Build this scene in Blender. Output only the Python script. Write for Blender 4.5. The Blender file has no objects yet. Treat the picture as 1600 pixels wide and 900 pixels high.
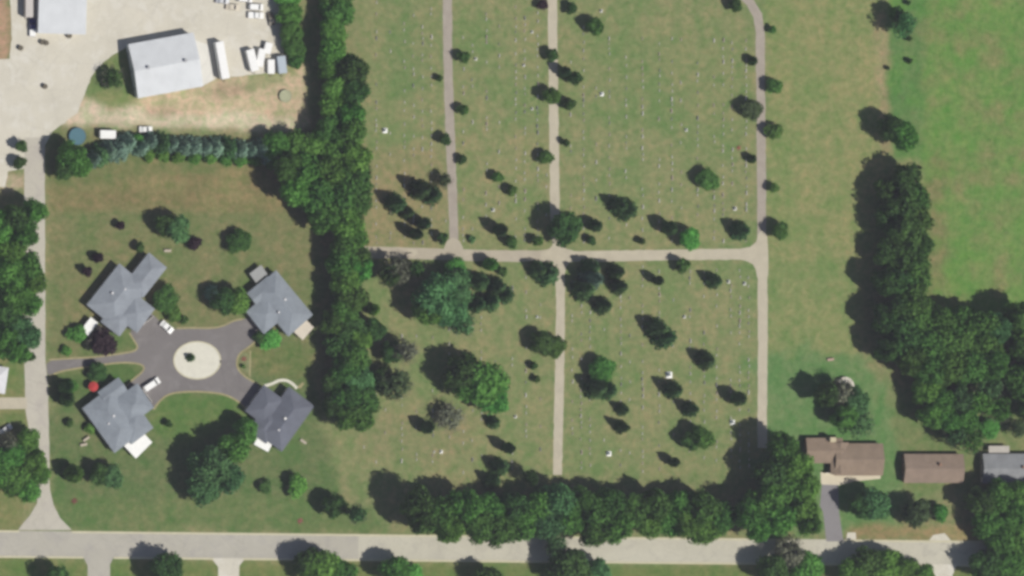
import bpy, bmesh, math, random
import numpy as np
from mathutils import Vector, Matrix

rnd = random.Random(11)
R = math.radians
scene = bpy.context.scene
COL = scene.collection

# ------------------------------------------------------------------ camera, sky, sun, exposure
D = 2500.0
TH = math.atan(0.30)
CT, ST = math.cos(TH), math.sin(TH)
CAM = Vector((-D * ST, 0, D * CT))
SPAN = 320.0
FOC = 36.0 * D / SPAN
cam_d = bpy.data.cameras.new("aerial_camera")
cam = bpy.data.objects.new("aerial_camera", cam_d)
COL.objects.link(cam)
cam.location = CAM
cam.rotation_euler = (0, -TH, 0)
cam_d.lens = FOC
cam_d.clip_start = 10
cam_d.clip_end = 9000
scene.camera = cam

SUN_EL = R(57)
SUN_H = Vector((0.84, -0.54, 0)).normalized()
SUN_V = Vector((SUN_H.x * math.cos(SUN_EL), SUN_H.y * math.cos(SUN_EL), math.sin(SUN_EL)))
world = bpy.data.worlds.new("World")
scene.world = world
world.use_nodes = True
wn = world.node_tree
bg = wn.nodes["Background"]
sky = wn.nodes.new("ShaderNodeTexSky")
sky.sky_type = 'NISHITA'
sky.sun_disc = False
sky.sun_elevation = SUN_EL
sky.sun_rotation = math.atan2(SUN_H.x, SUN_H.y)
sky.air_density = 1.3
sky.dust_density = 1.0
wn.links.new(sky.outputs[0], bg.inputs[0])
bg.inputs[1].default_value = 0.05
sd = bpy.data.lights.new("sun", 'SUN')
sd.energy = 4.2
sd.angle = R(0.53)
sd.color = (1.0, 0.955, 0.88)
sun = bpy.data.objects.new("sun", sd)
COL.objects.link(sun)
sun.rotation_euler = SUN_V.to_track_quat('Z', 'Y').to_euler()
scene.view_settings.view_transform = 'Standard'
scene.view_settings.look = 'None'
scene.view_settings.exposure = 0.08
scene.view_settings.gamma = 1.0
scene.cycles.filter_width = 3.3
scene.cycles.max_bounces = 5
scene.cycles.volume_bounces = 0
scene.cycles.use_denoising = True
K = 1.30      # lit level of a white horizontal sheet under this light

# ------------------------------------------------------------------ projection helpers
RGT = Vector((CT, 0, ST)); UPV = Vector((0, 1, 0)); FWD = Vector((ST, 0, -CT))
def P(px, py, z=0.0):
    u = (px - 800) / 1600 * SPAN / D
    v = (450 - py) / 1600 * SPAN / D
    d = FWD + RGT * u + UPV * v
    t = (z - CAM.z) / d.z
    p = CAM + d * t
    return Vector((p.x, p.y, z))
M_PX = 0.2
SX = 0.2 / CT

def lin(c):
    out = []
    for v in c[:3]:
        v /= 255.0
        out.append(v / 12.92 if v <= 0.04045 else ((v + 0.055) / 1.055) ** 2.4)
    return tuple(out)
def alb(r, g, b, k=None):
    c = lin((r, g, b))
    return tuple(min(0.85, v / (k or K)) for v in c)

# ------------------------------------------------------------------ materials
def new_mat(name):
    m = bpy.data.materials.new(name)
    m.use_nodes = True
    n = m.node_tree
    b = n.nodes["Principled BSDF"]
    b.inputs["Roughness"].default_value = 0.85
    b.inputs["Specular IOR Level"].default_value = 0.25
    return m, n, b
def noise(n, scale, detail=4, rough=0.6, vec=None, dist=0.0):
    t = n.nodes.new("ShaderNodeTexNoise")
    t.inputs["Scale"].default_value = scale
    t.inputs["Detail"].default_value = detail
    t.inputs["Roughness"].default_value = rough
    t.inputs["Distortion"].default_value = dist
    if vec is None:
        g = n.nodes.new("ShaderNodeNewGeometry"); vec = g.outputs["Position"]
    n.links.new(vec, t.inputs["Vector"])
    return t.outputs["Fac"]
def ramp(n, fac, stops):
    r = n.nodes.new("ShaderNodeValToRGB")
    el = r.color_ramp.elements
    while len(el) < len(stops): el.new(0.5)
    for e, (p, c) in zip(el, stops):
        e.position = p
        e.color = (c[0], c[1], c[2], 1) if not isinstance(c, (int, float)) else (c, c, c, 1)
    n.links.new(fac, r.inputs["Fac"])
    return r.outputs["Color"]
def mixc(n, a, b, fac, mode='MIX'):
    m = n.nodes.new("ShaderNodeMix")
    m.data_type = 'RGBA'; m.blend_type = mode
    for s, v in ((m.inputs[0], fac), (m.inputs[6], a), (m.inputs[7], b)):
        if isinstance(v, bpy.types.NodeSocket): n.links.new(v, s)
        elif isinstance(v, (int, float)): s.default_value = v
        else: s.default_value = (v[0], v[1], v[2], 1)
    return m.outputs[2]
def bump(n, b, fac, strength, dist=0.05):
    k = n.nodes.new("ShaderNodeBump")
    k.inputs["Strength"].default_value = strength
    k.inputs["Distance"].default_value = dist
    n.links.new(fac, k.inputs["Height"])
    n.links.new(k.outputs[0], b.inputs["Normal"])

def surf(name, c, amp=0.18, big=0.08, small=1.2, rough=0.9, patch=None, bmp=0.2):
    """speckled, patchy matte surface"""
    m, n, b = new_mat(name)
    f1 = noise(n, big, 5, 0.65)
    f2 = noise(n, small, 3, 0.7)
    lo, hi = 1 - amp, 1 + amp
    c1 = ramp(n, f1, [(0.3, [v * lo for v in c]), (0.7, [min(0.9, v * hi) for v in c])])
    if patch:
        f3 = noise(n, big * 2.3, 4, 0.6, dist=0.6)
        pf = ramp(n, f3, [(0.50, 0.0), (0.66, 1.0)])
        c1 = mixc(n, c1, patch, pf)
    k = ramp(n, f2, [(0.25, 1 - amp * 0.8), (0.75, 1 + amp * 0.8)])
    c2 = mixc(n, c1, k, 1.0, 'MULTIPLY')
    n.links.new(c2, b.inputs["Base Color"])
    b.inputs["Roughness"].default_value = rough
    if bmp: bump(n, b, f2, bmp)
    return m
def plain(name, c, rough=0.5, metal=0.0, amp=0.06, spec=0.4):
    m, n, b = new_mat(name)
    f = noise(n, 1.7, 3, 0.6)
    cc = ramp(n, f, [(0.3, [v * (1 - amp) for v in c]), (0.7, [min(0.9, v * (1 + amp)) for v in c])])
    n.links.new(cc, b.inputs["Base Color"])
    b.inputs["Roughness"].default_value = rough
    b.inputs["Metallic"].default_value = metal
    b.inputs["Specular IOR Level"].default_value = spec
    return m
def shingle(name, c, stain=0.12):
    m, n, b = new_mat(name)
    tc = n.nodes.new("ShaderNodeTexCoord")
    f1 = noise(n, 0.35, 5, 0.6)
    f2 = noise(n, 3.2, 3, 0.8)
    c1 = ramp(n, f1, [(0.3, [v * (1 - stain) for v in c]), (0.7, [v * (1 + stain) for v in c])])
    k = ramp(n, f2, [(0.25, 0.84), (0.75, 1.16)])
    n.links.new(mixc(n, c1, k, 1.0, 'MULTIPLY'), b.inputs["Base Color"])
    w = n.nodes.new("ShaderNodeTexWave"); w.bands_direction = 'Z'
    w.inputs["Scale"].default_value = 1.6; w.inputs["Distortion"].default_value = 0.4
    n.links.new(tc.outputs["Object"], w.inputs["Vector"])
    bump(n, b, w.outputs["Fac"], 0.25, 0.03)
    b.inputs["Roughness"].default_value = 0.9
    return m

def leaf_mat(name, dark, light, trans=0.38):
    m, n, b = new_mat(name)
    oi = n.nodes.new("ShaderNodeObjectInfo")
    tc = n.nodes.new("ShaderNodeTexCoord")
    add = n.nodes.new("ShaderNodeVectorMath"); add.operation = 'ADD'
    n.links.new(tc.outputs["Object"], add.inputs[0])
    n.links.new(oi.outputs["Location"], add.inputs[1])
    f = noise(n, 2.6, 3, 0.65, vec=add.outputs[0])
    c = ramp(n, f, [(0.32, dark), (0.70, light)])
    hs = n.nodes.new("ShaderNodeHueSaturation")
    mr = n.nodes.new("ShaderNodeMapRange")
    mr.inputs[3].default_value = 0.80; mr.inputs[4].default_value = 1.22
    n.links.new(oi.outputs["Random"], mr.inputs[0])
    n.links.new(mr.outputs[0], hs.inputs["Value"])
    mh = n.nodes.new("ShaderNodeMapRange")
    mh.inputs[3].default_value = 0.485; mh.inputs[4].default_value = 0.515
    mu = n.nodes.new("ShaderNodeMath"); mu.operation = 'FRACT'
    m7 = n.nodes.new("ShaderNodeMath"); m7.operation = 'MULTIPLY'; m7.inputs[1].default_value = 7.3
    n.links.new(oi.outputs["Random"], m7.inputs[0]); n.links.new(m7.outputs[0], mu.inputs[0])
    n.links.new(mu.outputs[0], mh.inputs[0]); n.links.new(mh.outputs[0], hs.inputs["Hue"])
    n.links.new(c, hs.inputs["Color"])
    n.links.new(hs.outputs[0], b.inputs["Base Color"])
    b.inputs["Roughness"].default_value = 0.75
    b.inputs["Specular IOR Level"].default_value = 0.2
    tr = n.nodes.new("ShaderNodeBsdfTranslucent")
    n.links.new(hs.outputs[0], tr.inputs["Color"])
    mx = n.nodes.new("ShaderNodeMixShader"); mx.inputs[0].default_value = trans
    n.links.new(b.outputs[0], mx.inputs[1]); n.links.new(tr.outputs[0], mx.inputs[2])
    n.links.new(mx.outputs[0], n.nodes["Material Output"].inputs["Surface"])
    return m

LEAF = {
    'mid':    leaf_mat('leaves_green',   (0.083, 0.205, 0.037), (0.190, 0.402, 0.081)),
    'soft':   leaf_mat('leaves_soft', (0.062, 0.152, 0.032), (0.140, 0.301, 0.064)),
    'bright': leaf_mat('leaves_bright',  (0.085, 0.250, 0.045), (0.180, 0.460, 0.090)),
    'dark':   leaf_mat('leaves_dark',    (0.051, 0.120, 0.032), (0.113, 0.236, 0.057)),
    'blue':   leaf_mat('leaves_bluish',  (0.071, 0.178, 0.062), (0.156, 0.345, 0.127)),
    'olive':  leaf_mat('leaves_olive',   (0.065, 0.110, 0.045), (0.135, 0.210, 0.085)),
    'purple': leaf_mat('leaves_purple',  (0.036, 0.019, 0.024), (0.072, 0.048, 0.053)),
    'grey':   leaf_mat('leaves_grey',    (0.150, 0.170, 0.110), (0.270, 0.290, 0.200)),
    'spruce': leaf_mat('needles_dark',   (0.041, 0.098, 0.032), (0.106, 0.218, 0.074), 0.1),
    'silver': leaf_mat('needles_silver', (0.120, 0.220, 0.150), (0.250, 0.380, 0.280), 0.1),
}
BARK = surf('bark', (0.17, 0.165, 0.125), 0.3, 1.0, 6.0)

# ------------------------------------------------------------------ object helpers
def link(name, me, parent=None, loc=None):
    o = bpy.data.objects.new(name, me)
    COL.objects.link(o)
    if parent is not None: o.parent = parent
    if loc is not None: o.location = loc
    return o
def tag(o, label, cat, group=None):
    o["label"] = label; o["category"] = cat
    if group: o["group"] = group
    return o
def thing(name, label, cat, loc, rz=0.0, group=None):
    o = link(name, None, None, loc)
    o.rotation_euler = (0, 0, rz)
    o.empty_display_size = 0.5
    return tag(o, label, cat, group)
def structure(o):
    o["kind"] = "structure"; return o
def bm_mesh(name, bm, mats, smooth=False):
    me = bpy.data.meshes.new(name)
    bm.normal_update()
    bm.to_mesh(me); bm.free()
    for m in (mats if isinstance(mats, (list, tuple)) else [mats]): me.materials.append(m)
    if smooth:
        for p in me.polygons: p.use_smooth = True
    return me
def box(bm, cx, cy, z0, z1, lx, ly, ang=0.0, mi=0, taper=1.0):
    c, s = math.cos(ang), math.sin(ang)
    vs = []
    for z, k in ((z0, 1.0), (z1, taper)):
        for dx, dy in ((-1, -1), (1, -1), (1, 1), (-1, 1)):
            x, y = dx * lx / 2 * k, dy * ly / 2 * k
            vs.append(bm.verts.new((cx + x * c - y * s, cy + x * s + y * c, z)))
    fs = [(3, 2, 1, 0), (4, 5, 6, 7), (0, 1, 5, 4), (1, 2, 6, 5), (2, 3, 7, 6), (3, 0, 4, 7)]
    for f in fs:
        fc = bm.faces.new([vs[i] for i in f]); fc.material_index = mi
    return vs
def cyl(bm, x, y, z0, z1, r0, r1=None, n=10, dx=0.0, dy=0.0, mi=0):
    r1 = r0 if r1 is None else r1
    a = [bm.verts.new((x + r0 * math.cos(2 * math.pi * i / n), y + r0 * math.sin(2 * math.pi * i / n), z0)) for i in range(n)]
    b = [bm.verts.new((x + dx + r1 * math.cos(2 * math.pi * i / n), y + dy + r1 * math.sin(2 * math.pi * i / n), z1)) for i in range(n)]
    for i in range(n):
        bm.faces.new((a[i], a[(i + 1) % n], b[(i + 1) % n], b[i])).material_index = mi
    bm.faces.new(b).material_index = mi
    bm.faces.new(a[::-1]).material_index = mi
def make_box(name, mat, parent, cx, cy, z0, z1, lx, ly, ang=0.0, bev=0.0, taper=1.0):
    bm = bmesh.new(); box(bm, cx, cy, z0, z1, lx, ly, ang, 0, taper)
    if bev: bmesh.ops.bevel(bm, geom=bm.edges[:], offset=bev, segments=2, affect='EDGES')
    return link(name, bm_mesh(name, bm, mat), parent)

def smooth_poly(pts, it=2):
    for _ in range(it):
        q = []
        for i in range(len(pts)):
            a, b = pts[i], pts[(i + 1) % len(pts)]
            q.append((a[0] * .75 + b[0] * .25, a[1] * .75 + b[1] * .25))
            q.append((a[0] * .25 + b[0] * .75, a[1] * .25 + b[1] * .75))
        pts = q
    return pts
def smooth_line(pts, it=2):
    for _ in range(it):
        q = [pts[0]]
        for a, b in zip(pts[:-1], pts[1:]):
            q.append((a[0] * .75 + b[0] * .25, a[1] * .75 + b[1] * .25))
            q.append((a[0] * .25 + b[0] * .75, a[1] * .25 + b[1] * .75))
        q.append(pts[-1]); pts = q
    return pts
def rough_edge(pts, step=6, amp=0.6, closed=True):
    q = []
    n = len(pts)
    for i in range(n if closed else n - 1):
        a, b = pts[i], pts[(i + 1) % n]
        d = math.hypot(b[0] - a[0], b[1] - a[1])
        k = max(1, int(d / step))
        for j in range(k):
            t = j / k
            q.append((a[0] + (b[0] - a[0]) * t + rnd.uniform(-amp, amp), a[1] + (b[1] - a[1]) * t + rnd.uniform(-amp, amp)))
    if not closed: q.append(pts[-1])
    return q
def sheet(name, pts, z, mat, kind=True):
    bm = bmesh.new()
    vs = [bm.verts.new(P(x, y, z)) for x, y in pts]
    f = bm.faces.new(vs)
    f.normal_update()
    if f.normal.z < 0: f.normal_flip()
    bmesh.ops.triangulate(bm, faces=bm.faces[:])
    o = link(name, bm_mesh(name, bm, mat))
    return structure(o) if kind else o
def strip(name, pts, w, z0, z1, mat, widths=None):
    """raised strip along a polyline given in pixels; w in metres"""
    W = [P(x, y, 0) for x, y in pts]
    bm = bmesh.new()
    rows = []
    for i, p in enumerate(W):
        a = W[max(0, i - 1)]; b = W[min(len(W) - 1, i + 1)]
        t = (b - a).normalized(); nrm = Vector((-t.y, t.x, 0))
        ww = (widths[i] if widths else w) / 2
        rows.append([bm.verts.new((q.x, q.y, z)) for q, z in ((p - nrm * ww, z0), (p - nrm * ww, z1), (p + nrm * ww, z1), (p + nrm * ww, z0))])
    for r0, r1 in zip(rows[:-1], rows[1:]):
        for k in range(3):
            if z1 - z0 < 1e-4 and k != 1: continue
            bm.faces.new((r0[k], r1[k], r1[k + 1], r0[k + 1]))
    bmesh.ops.recalc_face_normals(bm, faces=bm.faces[:])
    for f in bm.faces:
        f.normal_update()
        if abs(f.normal.z) > .5 and f.normal.z < 0: f.normal_flip()
    return structure(link(name, bm_mesh(name, bm, mat)))

# ------------------------------------------------------------------ ground with zones of turf and soil
def ground_colors(X, Y):
    # world -> px at z=0
    rel = np.stack([X - CAM.x, Y - CAM.y, np.full_like(X, -CAM.z)], -1)
    dep = rel @ np.array(FWD)
    px = 800 + (rel @ np.array(RGT)) / dep * D / SPAN * 1600
    py = 450 - (rel @ np.array(UPV)) / dep * D / SPAN * 1600
    rs = np.random.RandomState(5)
    def vnoise(x, y, s, seed):
        r2 = np.random.RandomState(seed); g = r2.rand(256, 256)
        xs, ys = x / s + 100, y / s + 100
        xi, yi = np.floor(xs).astype(int), np.floor(ys).astype(int)
        fx, fy = xs - xi, ys - yi
        fx = fx * fx * (3 - 2 * fx); fy = fy * fy * (3 - 2 * fy)
        v = lambda a, b: g[a % 256, b % 256]
        return (v(xi, yi) * (1 - fx) + v(xi + 1, yi) * fx) * (1 - fy) + (v(xi, yi + 1) * (1 - fx) + v(xi + 1, yi + 1) * fx) * fy
    jx = px + (vnoise(px, py, 9, 1) - .5) * 9 + (vnoise(px, py, 30, 2) - .5) * 12
    jy = py + (vnoise(px, py, 9, 3) - .5) * 9 + (vnoise(px, py, 30, 4) - .5) * 12
    col = np.zeros(X.shape + (3,)) + np.array(alb(131, 134, 94))
    def inside(pts, soft=True, jit=1.0):
        ax = px + (jx - px) * jit; ay = py + (jy - py) * jit
        ins = np.zeros(X.shape, bool)
        n = len(pts)
        for i in range(n):
            x0, y0 = pts[i]; x1, y1 = pts[(i + 1) % n]
            c = ((y0 > ay) != (y1 > ay)) & (ax < (x1 - x0) * (ay - y0) / ((y1 - y0) + 1e-9) + x0)
            ins ^= c
        return ins
    def zone(pts, rgb, jit=1.0, mix=1.0):
        m = inside(pts, True, jit)
        col[m] = col[m] * (1 - mix) + np.array(alb(*rgb)) * mix
    zone([(562, -300), (1200, -300), (1200, 745), (500, 745), (500, 640), (562, 640)], (131, 136, 94), .4)
    zone([(600, -300), (690, -300), (700, 120), (600, 160)], (120, 132, 88), 1.5, .6)
    zone([(905, 60), (1180, 60), (1180, 240), (1000, 220)], (122, 134, 88), 2.0, .6)
    zone([(565, 220), (700, 240), (700, 390), (565, 390)], (142, 134, 98), 2, .7)
    zone([(720, 200), (860, 200), (860, 380), (720, 380)], (140, 138, 98), 2, .5)
    zone([(1196, -300), (1390, -300), (1390, 440), (1196, 440)], (136, 140, 94), .6)
    zone([(1196, 400), (1340, 400), (1340, 560), (1196, 560)], (128, 138, 90), 2)
    zone([(1185, 545), (1330, 555), (1410, 640), (1410, 840), (1185, 840)], (106, 133, 84), 3.5)
    zone([(1400, 640), (1640, 560), (1700, 700), (1700, 760), (1400, 760)], (118, 128, 84), 2)
    zone([(1388, -300), (2200, -300), (2200, 500), (1440, 500), (1440, 250), (1388, 250)], (112, 138, 78), .5)
    zone([(1389, -300), (1445, -300), (1445, 250), (1389, 250)], (98, 128, 76), 1)
    zone([(1368, 20), (1389, 20), (1389, 245), (1376, 245)], (158, 149, 110), 1)
    zone([(75, 235), (520, 235), (520, 333), (75, 333)], (137, 131, 90), .5)
    zone([(75, 330), (520, 330), (520, 600), (75, 600)], (120, 123, 84), .4)
    zone([(75, 590), (500, 590), (510, 700), (540, 800), (75, 800)], (105, 118, 77), 2)
    zone([(75, 780), (560, 780), (620, 832), (75, 832)], (108, 122, 78), 2)
    zone([(82, 590), (228, 560), (230, 640), (130, 620), (82, 640)], (86, 110, 62), 1, .8)
    zone([(150, 515), (215, 520), (215, 550), (120, 556)], (98, 118, 70), 1, .8)
    zone([(240, 615), (380, 615), (390, 660), (300, 690), (240, 680)], (98, 122, 68), 1, .8)
    zone([(390, 540), (490, 540), (490, 600), (400, 590)], (112, 120, 76), .6)
    zone([(-400, 560), (38, 560), (38, 900), (-400, 900)], (124, 128, 84), 1)
    zone([(-400, 872), (2200, 895), (2200, 1300), (-400, 1300)], (112, 124, 74), .3)
    zone([(1320, 820), (1530, 822), (1530, 846), (1320, 846)], (152, 140, 98), 1)
    zone([(560, 640), (740, 640), (740, 720), (560, 720)], (138, 134, 98), 2, .6)
    # worn soil round the workshop yard
    zone([(-200, -300), (10, -300), (18, 95), (-200, 95)], (178, 150, 122), 1)
    zone([(110, 150), (320, 122), (440, 105), (482, 100), (486, 205), (400, 214), (100, 214)], (202, 186, 152), .7)
    zone([(100, 160), (210, 172), (330, 176), (420, 182), (470, 196), (470, 208), (390, 204), (300, 198), (100, 200)], (214, 203, 174), 1.2)
    zone([(330, 125), (400, 118), (410, 145), (335, 155)], (172, 155, 126), 2, .8)
    zone([(395, 100), (445, 105), (440, 125), (385, 150)], (122, 134, 90), 1.5, .7)
    zone([(230, 165), (280, 162), (282, 175), (228, 178)], (165, 148, 120), 1.5, .6)
    zone([(440, -300), (462, -300), (466, 110), (440, 110)], (150, 148, 106), 1)
    zone([(197, 70), (170, 95), (142, 122), (132, 155), (150, 164), (205, 168), (218, 150)], (118, 132, 84), .6)
    zone([(150, 155), (212, 150), (205, 170), (150, 166)], (158, 150, 108), 1, .7)
    zone([(2, 275), (40, 270), (40, 300), (0, 300)], (196, 178, 150), 1)
    zone([(100, 195), (480, 203), (500, 240), (76, 300), (76, 225)], (112, 118, 78), .6, .8)
    # worn grass between graves and pale wear along the rows
    n1 = vnoise(px, py, 14, 8); n2 = vnoise(px, py, 45, 9); n3 = vnoise(px, py, 5, 10)
    tn = (n1 * .4 + n2 * .4 + n3 * .2)
    grassy = col[..., 1] > col[..., 0] * 0.93
    row = vnoise(px + 500, py * .12, 7, 21) * .6 + vnoise(px, py, 4, 22) * .4
    tn = tn + (row - .5) * .6
    f = np.clip((tn - .5) * 2.1, -.5, .5)[..., None]
    col = np.where(grassy[..., None], col * np.array([1.045, 1.10, 1.05]), col)
    warm = np.array([1.17, 1.06, 1.10]); cool = np.array([0.78, 0.96, 0.80])
    tint = np.where(f > 0, 1 + (warm - 1) * f * 2, 1 + (cool - 1) * -f * 2)
    col = np.where(grassy[..., None], col * tint, col * (1 + f * .25))
    # farm field, greener and yellower patches
    band = inside([(1450, 250), (1480, 250), (1478, 460), (1450, 460)], True, 1.5)
    col = np.where(band[..., None], np.array(alb(128, 130, 86)), col)
    fld = inside([(1388, -300), (2200, -300), (2200, 500), (1440, 500), (1440, 250), (1388, 250)], True, .5)
    a = vnoise(px, py, 20, 12) * .38 + vnoise(px, py, 6, 13) * .45 + vnoise(px, py, 60, 14) * .17
    brown = np.array(alb(138, 136, 92)); brt = np.array(alb(98, 150, 62))
    w = np.clip((a - .50) * 5, 0, 1)[..., None] * np.clip((px - 1405) / 50, 0, 1)[..., None]
    w2 = np.clip((.50 - a) * 5, 0, 1)[..., None]
    fc = col * (1 - w * .8) + brown * w * .8
    fc = fc * (1 - w2 * .55) + brt * w2 * .55
    col = np.where(fld[..., None], fc, col)
    for _ in range(2):
        q = col.copy()
        q[1:-1, 1:-1] = (col[1:-1, 1:-1] * 2 + col[:-2, 1:-1] + col[2:, 1:-1] + col[1:-1, :-2] + col[1:-1, 2:]) / 6
        col = q
    return col

gm, gn, gb = new_mat('turf')
at = gn.nodes.new("ShaderNodeAttribute"); at.attribute_name = "turf"
f1 = noise(gn, 0.6, 5, 0.8); f2 = noise(gn, 0.34, 4, 0.75, dist=0.4)
k1 = ramp(gn, f1, [(0.25, (0.72, 0.76, 0.70)), (0.75, (1.28, 1.24, 1.28))])
k2 = ramp(gn, f2, [(0.32, (0.70, 0.90, 0.70)), (0.5, (1.0, 1.0, 1.0)), (0.68, (1.30, 1.09, 1.20))])
gc = mixc(gn, at.outputs["Color"], k1, 1.0, 'MULTIPLY')
gc = mixc(gn, gc, k2, 1.0, 'MULTIPLY')
gn.links.new(gc, gb.inputs["Base Color"])
gb.inputs["Roughness"].default_value = 1.0
gb.inputs["Specular IOR Level"].default_value = 0.05
bump(gn, gb, f1, 0.5, 0.12)

gx = np.concatenate([[-3000, -1200, -600, -330], np.arange(-210, 211, 1.0), [330, 600, 1200, 3000]])
gy = np.concatenate([[-3000, -1200, -600, -250], np.arange(-120, 121, 1.0), [250, 600, 1200, 3000]])
GX, GY = np.meshgrid(gx, gy, indexing='ij')
nx, ny = GX.shape
gv = np.stack([GX, GY, np.zeros_like(GX)], -1).reshape(-1, 3)
ii, jj = np.meshgrid(np.arange(nx - 1), np.arange(ny - 1), indexing='ij')
a0 = (ii * ny + jj).ravel()
gf = np.stack([a0, a0 + ny, a0 + ny + 1, a0 + 1], -1)
me = bpy.data.meshes.new("ground")
me.from_pydata(gv.tolist(), [], gf.tolist())
ca = me.color_attributes.new("turf", 'FLOAT_COLOR', 'POINT')
gcol = ground_colors(GX, GY).reshape(-1, 3)
ca.data.foreach_set("color", np.concatenate([gcol, np.ones((len(gcol), 1))], 1).astype(np.float32).ravel())
me.materials.append(gm)
structure(link("ground", me))

# ------------------------------------------------------------------ roads, paths, yards
def paving(name, c, amp=0.07, crack=True, patch=None):
    m = surf(name, c, amp, 0.10, 1.5, 0.9, patch, 0.1)
    if crack:
        n = m.node_tree; b = n.nodes["Principled BSDF"]
        src = b.inputs["Base Color"].links[0].from_socket
        g = n.nodes.new("ShaderNodeNewGeometry")
        v = n.nodes.new("ShaderNodeTexVoronoi"); v.feature = 'DISTANCE_TO_EDGE'
        v.inputs["Scale"].default_value = 0.10
        nn = n.nodes.new("ShaderNodeTexNoise"); nn.inputs["Scale"].default_value = 0.8
        n.links.new(g.outputs["Position"], nn.inputs["Vector"])
        vm = n.nodes.new("ShaderNodeVectorMath"); vm.operation = 'ADD'
        n.links.new(g.outputs["Position"], vm.inputs[0]); n.links.new(nn.outputs["Color"], vm.inputs[1])
        n.links.new(vm.outputs[0], v.inputs["Vector"])
        cr = ramp(n, v.outputs["Distance"], [(0.0, 0.90), (0.015, 1.0)])
        n.links.new(mixc(n, src, cr, 1.0, 'MULTIPLY'), b.inputs["Base Color"])
    return m
CONC = paving('concrete_pale', alb(202, 197, 182, 1.08), patch=alb(210, 206, 194, 1.08))
ROADC = paving('road_concrete', alb(190, 186, 170, 1.12), patch=alb(182, 178, 164, 1.12))
ROADA = paving('road_worn_asphalt', alb(178, 174, 162, 1.12), patch=alb(171, 167, 158, 1.12))
STREETC = paving('street_concrete', alb(188, 183, 170, 1.12), patch=alb(182, 176, 166, 1.12))
ASPH = paving('asphalt_dark', alb(122, 118, 116, 1.12), patch=alb(130, 126, 124, 1.12))
LANEG = surf('lane_grey_gravel', alb(163, 154, 142, 1.12), 0.10, 0.3, 2.0)
LANEC = surf('lane_cream_gravel', alb(186, 178, 158, 1.12), 0.08, 0.3, 2.0)
LANEM = surf('lane_mixed_gravel', alb(177, 168, 150, 1.12), 0.08, 0.3, 2.0)
KERB = surf('kerb_concrete', alb(200, 194, 166, 1.12), 0.08, 0.5, 2.0)
KERBY = surf('kerb_grass_worn', alb(158, 150, 112, 1.12), 0.15, 0.5, 2.0)
GRAV = surf('gravel_cream', alb(216, 213, 198, 1.12), 0.07, 0.5, 3.0)
SOIL = surf('mulch', alb(150, 132, 104, 1.12), 0.2, 0.5, 3.0)

yard = [(-300, -300), (440, -300), (441, 60), (443, 95), (436, 112), (400, 116), (340, 122), (320, 132), (262, 146), (216, 152),
        (212, 120), (200, 72), (176, 86), (150, 108), (136, 135), (128, 160), (122, 176), (100, 192), (82, 205), (70, 228), (60, 236), (42, 262), (12, 268), (8, 292), (-300, 295), (-300, 96), (15, 92), (18, 60), (13, -60)]
sheet('concrete_yard', rough_edge(yard, 7, 0.9), 0.004, CONC)
street = [(38, 215), (70, 215), (71, 560), (75, 600), (77, 700), (78, 765), (84, 790), (94, 810), (112, 828), (28, 828), (46, 806), (58, 786), (58, 760), (50, 700), (40, 640), (38, 560)]
sheet('side_street', rough_edge(street, 10, 0.4), 0.008, STREETC)
sheet('neighbour_driveway', [(-80, 621), (42, 621), (42, 639), (-80, 640)], 0.012, LANEC)
def ytop(x): return 829 + x * 0.0108
def ybot(x): return 871 + x * 0.0092
xs_ = [-700, -200, 200, 560]
sheet('main_road', [(x, ytop(x)) for x in xs_] + [(x, ybot(x)) for x in xs_[::-1]], 0.006, ROADA)
xs_ = [560, 900, 1200, 1500, 1800, 2400]
sheet('main_road', [(x, ytop(x)) for x in xs_] + [(x, ybot(x)) for x in xs_[::-1]], 0.006, ROADC)
def kerb_line(name, pts, w=0.45, h=0.10, mat=KERB): return strip(name, pts, w, 0.0, h, mat)
kerb_line('kerb', [(x, ytop(x) + 1) for x in range(-700, 29, 60)] + [(30, ytop(30) + 1)], 0.6, .1)
kerb_line('kerb', [(112, ytop(112) + 1)] + [(x, ytop(x) + 1) for x in range(160, 1281, 60)], 0.6, .1)
kerb_line('kerb', [(x, ytop(x) + 1) for x in range(1318, 2400, 60)], 0.6, .1)
kerb_line('kerb', [(x, ybot(x) - 1) for x in (-700, -300, 0, 130)], 0.6, .1)
kerb_line('kerb', [(x, ybot(x) - 1) for x in (178, 260, 334)], 0.6, .1)
kerb_line('kerb', [(x, ybot(x) - 1) for x in (380, 700, 1000, 1300, 1450)], 0.6, .1)
kerb_line('kerb', [(x, ybot(x) - 1) for x in (1500, 1800, 2400)], 0.6, .1)
# driveways off the main road
sheet('driveway', [(130, 870), (178, 870), (172, 882), (172, 1000), (136, 1000), (137, 884)], 0.010, ROADA)
sheet('driveway', [(330, 872), (384, 872), (374, 884), (371, 1000), (340, 1000), (341, 886)], 0.010, CONC)
sheet('driveway', [(1284, 756), (1310, 756), (1311, 800), (1318, 846), (1291, 846), (1286, 800), (1281, 790)], 0.010, paving('asphalt_grey', alb(146, 143, 144)))
sheet('driveway', [(1450, 846), (1458, 836), (1476, 833), (1488, 847)], 0.010, CONC)
sheet('driveway', [(1322, 844), (1324, 832), (1337, 832), (1338, 844)], 0.010, CONC)
sheet('driveway', [(1452, 882), (1495, 882), (1488, 900), (1490, 1000), (1460, 1000), (1462, 900)], 0.010, CONC)
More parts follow.
